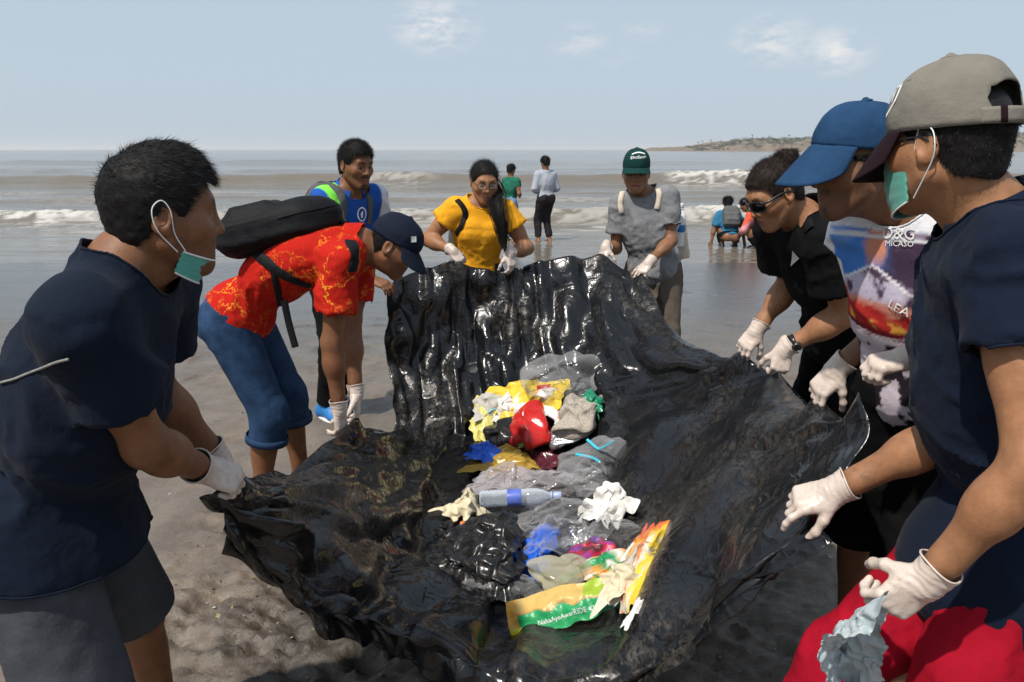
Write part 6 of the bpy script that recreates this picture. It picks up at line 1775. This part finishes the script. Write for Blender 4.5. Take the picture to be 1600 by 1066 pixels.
strap(p2, densify([(428, 424), (432, 445), (438, 470), (441, 492)]), .030, 'blacknylon', B2, 'loose_strap')
q0 = A(444, 470, 3.02); mesh('loose_strap', *ribbon([q0, q0 + V3(.012, 0, -.09), q0 + V3(.035, -.01, -.19)], [V3(.2, -1, 0)] * 3, .028, 16), M['blacknylon'], B2)
B3, _ = rucksack('backpack', 'dark backpack on the man in the blue polo, mostly its straps showing', p3, .20, (.13, .06, .19), 'greybag', up=-.05, seed=32, h=.016)
strap(p3, densify([(512, 285), (522, 292), (532, 305), (537, 320), (536, 340), (529, 356)]), .052, 'greybag', B3, 'shoulder_strap')
strap(p3, densify([(572, 300), (577, 312), (578, 330), (576, 350)]), .04, 'greybag', B3, 'shoulder_strap')
# lanyard cords of the near left man
tr1 = bvh(*p1['shirtVF'])
def cord(P, pts, r, m, name, parent, tree):
    A_ = []
    for q in densify(pts, 3):
        a, n = shoot(tree, *q)
        if a is not None: A_.append(a + n * r)
    if len(A_) > 3: return mesh(name, *tube(A_, r, 60, 6), M[m], parent)
cordm = M['cord'] = mat('grey_cord', (.22, .22, .21), .8, var=.3, vscale=200)
cord(p1, [(165, 352), (178, 352), (190, 368), (199, 390), (206, 420)], .0035, 'cord', 'lanyard', p1['root'], tr1)
cord(p1, [(2, 598), (30, 590), (60, 578), (84, 567), (108, 560)], .0026, 'cord', 'lanyard', p1['root'], tr1)
# woman's bag strap and ponytail
B4 = empty('shoulder_bag', p4['pel'] - p4['fw'] * .2)
tag(B4, 'dark bag behind the woman in yellow, its grey strap over her shoulder', 'bag')
V, F = nets([box_(p4['chest'] - p4['fw'] * .19 - p4['upc'] * .08 + p4['rt'] * .03, (.15, .06, .15), p4['Rc'], .04)], .014); mesh('bag_body', V, F, M['greybag'], B4)
strap(p4, densify([(714, 313), (722, 322), (727, 333), (725, 345), (718, 358), (713, 366)]), .035, 'blacknylon', B4, 'shoulder_strap')
H = p4['H']
rng4 = np.random.default_rng(8); paths = []
tail = [H.w(-.045, -.05, .01), H.w(-.082, -.01, -.07), A(777, 322, 4.62), A(783, 345, 4.58), A(786, 370, 4.57), A(789, 392, 4.55)]
T_ = catmull(np.array(tail), 40); Vv, Ff = [], []
for k in range(260):
    o_ = rng4.normal(0, 1, 3) * np.array([.019, .014, .016]); w_ = np.interp(np.linspace(0, 1, 40), [0, .25, .6, 1], [1.0, 1.2, 1.1, .35])[:, None]
    ph = rng4.uniform(0, 6.28); L_ = rng4.integers(30, 41)
    C = T_ + o_ * w_ + .006 * np.stack([np.sin(np.linspace(0, 7, 40) + ph), 0 * T_[:, 0], np.cos(np.linspace(0, 6, 40) + ph)], 1) * .6
    C = C[:L_:2]; sd = orth(rng4.normal(0, 1, 3), (0, 0, 1)) * .0016
    Vv.append(np.stack([C - sd, C + sd], 1).reshape(-1, 3)); Ff.append(grid_faces(len(C), 2))
core = tube(T_, [.020, .026, .022, .008], 30, 10)
mesh('ponytail', *join([core] + list(zip(Vv, Ff))), M['hair'], p4['root'])
# person with the green cap: tote, towel and bottle
B5 = empty('tote_bag', p5['chest'] - p5['fw'] * .2)
tag(B5, 'cream canvas bag with white towel on the back of the person in the green cap', 'bag')
cb = A(1050, 372, 5.16)
V, F = nets([box_(cb, (.10, .07, .15), p5['Rc'], .03), box_(cb + V3(-.15, .05, -.02), (.12, .06, .15), p5['Rc'], .03, .03)], .012)
V = buckle(V, F, 1.08, 30, lim=(-.02, .03), bend=.06, seed=44, hp=14, gain=1.2); mesh('bag_body', V, F, M['cream'], B5)
V, F = nets([box_(A(1046, 375, 5.06), (.045, .03, .12), p5['Rc'], .03), ell_(A(1050, 345, 5.06), (.05, .035, .08), None, .03)], .009)
V = buckle(V, F, 1.15, 40, lim=(-.02, .03), bend=.05, seed=45, hp=14, gain=1.3); mesh('towel', V, F, M['white'], B5)
strap(p5, densify([(974, 296), (971, 306), (969, 318), (971, 332)]), .032, 'cream', B5, 'shoulder_strap')
strap(p5, densify([(1027, 296), (1030, 304), (1028, 314), (1026, 326)]), .034, 'cream', B5, 'shoulder_strap')
M['labelb2'] = mat('blue_label', (.02, .14, .42), .4); M['petw'] = mat('white_bottle_plastic', (.7, .72, .72), .3)
bottle('drink_bottle', 'white and blue bottle in the cream bag of the person in the green cap', A(1060, 385, 5.1), A(1065, 318, 5.1), .036, M['labelb2'], M['petw'], M['petw'])
tr5 = bvh(*[np.asarray(q) for q in (lambda me: ([tuple(v.co[i] + CAP5['_o'][i] for i in range(3)) for v in me.vertices], [list(p.vertices) for p in me.polygons]))(CAP5.data)])
Hh = p5['H']
Vt, Ft = text_mesh('gaudiann', .026); Vt[:, 0] *= 1.05
cc = SURF5(np.array([-.12]), np.array([.58]))[0]
decal('lettering', Vt, Ft, cc + Hh.f * .0, -Hh.r, Hh.u, tr5, M['print'], CAP5, .003)
arc = np.stack([np.linspace(-.040, .040, 24), .022 - 7 * np.linspace(-.040, .040, 24) ** 2], 1)
V2 = np.concatenate([arc, arc + [0, .0055]]); Fa = [(i, i + 1, i + 25, i + 24) for i in range(23)]
decal('lettering', V2, Fa, cc, -Hh.r, Hh.u, tr5, M['print'], CAP5, .003)
# grey cap: crest and adjuster strap
tr8 = bvh([tuple(v.co[i] + CAP8['_o'][i] for i in range(3)) for v in CAP8.data.vertices], [list(p.vertices) for p in CAP8.data.polygons])
Hh = p8['H']; cc = SURF8(np.array([-.75]), np.array([.66]))[0]
sh_out = np.array([(-.022, .030), (.022, .030), (.024, -.004), (0, -.034), (-.024, -.004)]); sh_in = sh_out * .80
V2 = np.concatenate([sh_out, sh_in]); Fs = [(i, (i + 1) % 5, 5 + (i + 1) % 5, 5 + i) for i in range(5)]
nn = unit(cc - Hh.w(0, -.012, .04)); ri = orth(np.cross(Hh.u, nn), nn)
decal('crest', V2, Fs, cc, ri, np.cross(nn, ri), tr8, M['print'], CAP8, .0025)
Vt, Ft = text_mesh('M', .034); decal('crest', Vt, Ft, cc + np.cross(nn, ri) * .004, ri, np.cross(nn, ri), tr8, M['print'], CAP8, .0025)
V2 = np.array([(-.03, .036), (.03, .036), (.03, .041), (-.03, .041)]); decal('crest', V2, [(0, 1, 2, 3)], cc, ri, np.cross(nn, ri), tr8, M['print'], CAP8, .0025)
ts = np.linspace(np.pi - .72, np.pi + .72, 30)
for lo, hi, mm, t0, t1 in ((.885, .995, 'capgrey', .72, .72), (.88, .998, 'capmaroon', -.30, .42)):
    ts = np.linspace(np.pi - t0, np.pi + t1, 24)
    V = np.stack([SURF8(ts, np.full(24, q), .0015 if mm == 'capgrey' else .003) for q in np.linspace(lo, hi, 5)], 1).reshape(-1, 3)
    mesh('adjuster_strap', V, grid_faces(24, 5), M[mm], CAP8, thick=.002)
# bun of the person in sunglasses, neck strap, watch, backpack
H = p6['H']; bc = H.w(0, -.098, .070)
V, F = nets([ell_(bc, np.array((.052, .046, .050)), H.R, .01)], .006, disp=lambda P: (.010 * fbm(P * 38, 3, 71)).astype(np.float32))
N = vnormals(V, F); i = rng4.integers(0, len(V), 2600)
D = N[i] + rng4.normal(0, .7, (2600, 3)); D /= np.linalg.norm(D, axis=1)[:, None]
mesh('hair_bun', *join([(V, F), strands(V[i], N[i], D, np.full(2600, .026), .0014, rng4, .8, 4)]), M['hairbrown'], p6['root'])
B6, _ = rucksack('backpack', 'black backpack on the person with sunglasses', p6, .19, (.14, .065, .20), 'blacknylon', up=.02, seed=34, h=.014)
strap(p6, densify([(1262, 318), (1262, 330), (1262, 345), (1266, 360)]), .04, 'blacknylon', B6, 'shoulder_strap')
def ringband(c, ax, r, w, m, name, parent, th=.003):
    u = orth((0, 0, 1) if abs(ax[2]) < .9 else (1, 0, 0), ax); v = np.cross(ax, u); t = np.linspace(0, 2 * np.pi, 30, endpoint=False); cs = np.cos(t)[:, None] * u + np.sin(t)[:, None] * v
    return mesh(name, *loft_rings([c - ax * w / 2 + cs * r, c - ax * w * .4 + cs * (r + th), c + ax * w * .4 + cs * (r + th), c + ax * w / 2 + cs * r]), M[m], parent)
fa = unit(p6['wr']['L'] - p6['el']['L']); wc = p6['wr']['L'] - fa * .045
wt = ringband(wc, fa, .033, .022, 'blackplastic', 'watch', p6['root'])
out = orth(V3(.5, -.8, .3), fa)
V, F = nets([ell_(wc + out * .036, (.021, .021, .008), np.stack([fa, np.cross(out, fa), out]), .002)], .003); mesh('watch_face', V, F, M['blackplastic'], wt)
ring_ = [wc + out * .043 + .016 * (math.cos(t) * fa + math.sin(t) * np.cross(out, fa)) for t in np.linspace(0, 6.283, 25)]
mesh('watch_bezel', *tube(ring_, .002, 40, 6), M['steel'], wt)
fa = unit(p3['wr']['R'] - p3['el']['R']); ringband(p3['wr']['R'] - fa * .01, fa, .030, .016, 'blackplastic', 'bracelet', p3['root'])
def mark(P, key, px, py, V2, F, m, par, size, name='print', tree=None):
    tree = tree or bvh(*P[key]); a, n = shoot(tree, px, py)
    if a is None: return
    ri = orth(orth((1, 0, 0), n), n); up = np.cross(n, ri)
    if up[2] < 0: up = -up; ri = -ri
    decal(name, np.asarray(V2, float) * size, F, a, ri, up, tree, m, par, .004)
t6 = bvh(*p6['shirtVF'])
mark(p6, 'shirtVF', 1238, 402, [(-.5, 1), (.35, 1.0), (.5, -.2), (.55, -1), (.1, -.2)], [(0, 1, 2, 3, 4)], M['print'], p6['shirt'], .045, tree=t6)
# delta mark on the black track pants
dl = [(-.5, -.4), (0, .55), (.5, -.4), (.28, -.4), (0, .15), (-.28, -.4)]
mark(p6, 'pantsVF', 1321, 662, dl, [(0, 1, 4, 5), (1, 2, 3, 4)], M['print'], p6['pants'], .040)
# emblem on the blue polo
t3 = bvh(*p3['shirtVF']); th = np.linspace(0, 2 * np.pi, 25)[:-1]
rg_ = np.concatenate([np.stack([np.cos(th) * .8, np.sin(th)], 1), np.stack([np.cos(th) * .62, np.sin(th) * .8], 1)])
mark(p3, 'shirtVF', 565, 335, rg_, [(i, (i + 1) % 24, 24 + (i + 1) % 24, 24 + i) for i in range(24)], M['print'], p3['shirt'], .042, 'emblem', t3)
mark(p3, 'shirtVF', 565, 335, [(-.15, -.5), (.1, -.5), (.25, .5), (0, .35), (-.25, .1)], [(0, 1, 2, 3, 4)], M['print'], p3['shirt'], .04, 'emblem', t3)
# lettering on the printed tee
t7 = bvh(*p7['shirtVF'])
for txt, px, py, sz in (('D&G', 1405, 365, .040), ('MICASO', 1406, 381, .020), ('LEA', 1404, 482, .034)):
    Vt, Ft = text_mesh(txt, 1.0); mark(p7, 'shirtVF', px, py, Vt, Ft, M['print'], p7['shirt'], sz, 'lettering', t7)
# patch on the navy cap
capo = [c for c in p2['root'].children if c.name.startswith('cap') and 'button' not in c.name and c.type == 'MESH' and c.name.split('.')[0] == 'cap'][0]
tc2 = bvh([tuple(v.co[i] + capo['_o'][i] for i in range(3)) for v in capo.data.vertices], [list(p.vertices) for p in capo.data.polygons])
mark(p2, '', 646, 374, [(-.5, -.5), (.5, -.5), (.5, .5), (-.5, .5)], [(0, 1, 2, 3)], M['print'], capo, .024, 'patch', tc2)
# rag in the near right man's hand
hp = p8['wr']['L'] + unit(p8['wr']['L'] - p8['el']['L']) * .09
L_, F_ = crumple(.12, .22, .09, 50, stretch=1.3, closed=False, seed=501, it=50)
Rr = np.stack([unit(V3(.75, .3, .35)), unit(V3(-.45, .05, -.9)), unit(V3(.1, -1, 0))]); Rr[1] = orth(Rr[1], Rr[0]); Rr[2] = np.cross(Rr[0], Rr[1])
cR = A(1318, 1012, 1.22)
o = mesh('rag', cR + L_ @ Rr, F_, film('blue_grey_rag', (.40, .46, .48), .6, dirt=.5), None, cR, sub=1)
tag(o, 'pale blue-grey crumpled rag in the gloved hand of the man in red trousers', 'rag')
# grey backpack of the squatting person
B11, VF11 = rucksack('backpack', 'grey backpack on the squatting person in the teal shirt', p11, .17, (.15, .08, .20), 'greybag', up=-.02, seed=35, h=.016)
mark(p11, '', 1141, 358, rg_, [(i, (i + 1) % 24, 24 + (i + 1) % 24, 24 + i) for i in range(24)], M['print'], B11, .035, 'emblem', bvh(*VF11))
for o in COL.objects:
    if '_o' in o: del o['_o']
# ------------------------------------------------------------------ sea haze
hb = np.array([[x_, y_, z_] for x_ in (-11000, 11000) for y_ in (-70, 9600) for z_ in (-4, 36)], float)
hm = bpy.data.materials.new('sea_haze'); hm.use_nodes = True; hn = hm.node_tree.nodes
hn.remove(hn['Principled BSDF']); pv = hn.new('ShaderNodeVolumePrincipled')
pv.inputs['Color'].default_value = (.97, .985, 1.0, 1); pv.inputs['Density'].default_value = .00020; pv.inputs['Anisotropy'].default_value = .2
hm.node_tree.links.new(pv.outputs[0], hn['Material Output'].inputs['Volume'])
hz_ = mesh('haze', hb, [(0, 1, 3, 2), (4, 6, 7, 5), (0, 4, 5, 1), (2, 3, 7, 6), (0, 2, 6, 4), (1, 5, 7, 3)], hm, smooth_=False)
tag(hz_, 'thin pale haze over the sea and beach', 'haze', kind='stuff')
if '_o' in hz_: del hz_['_o']
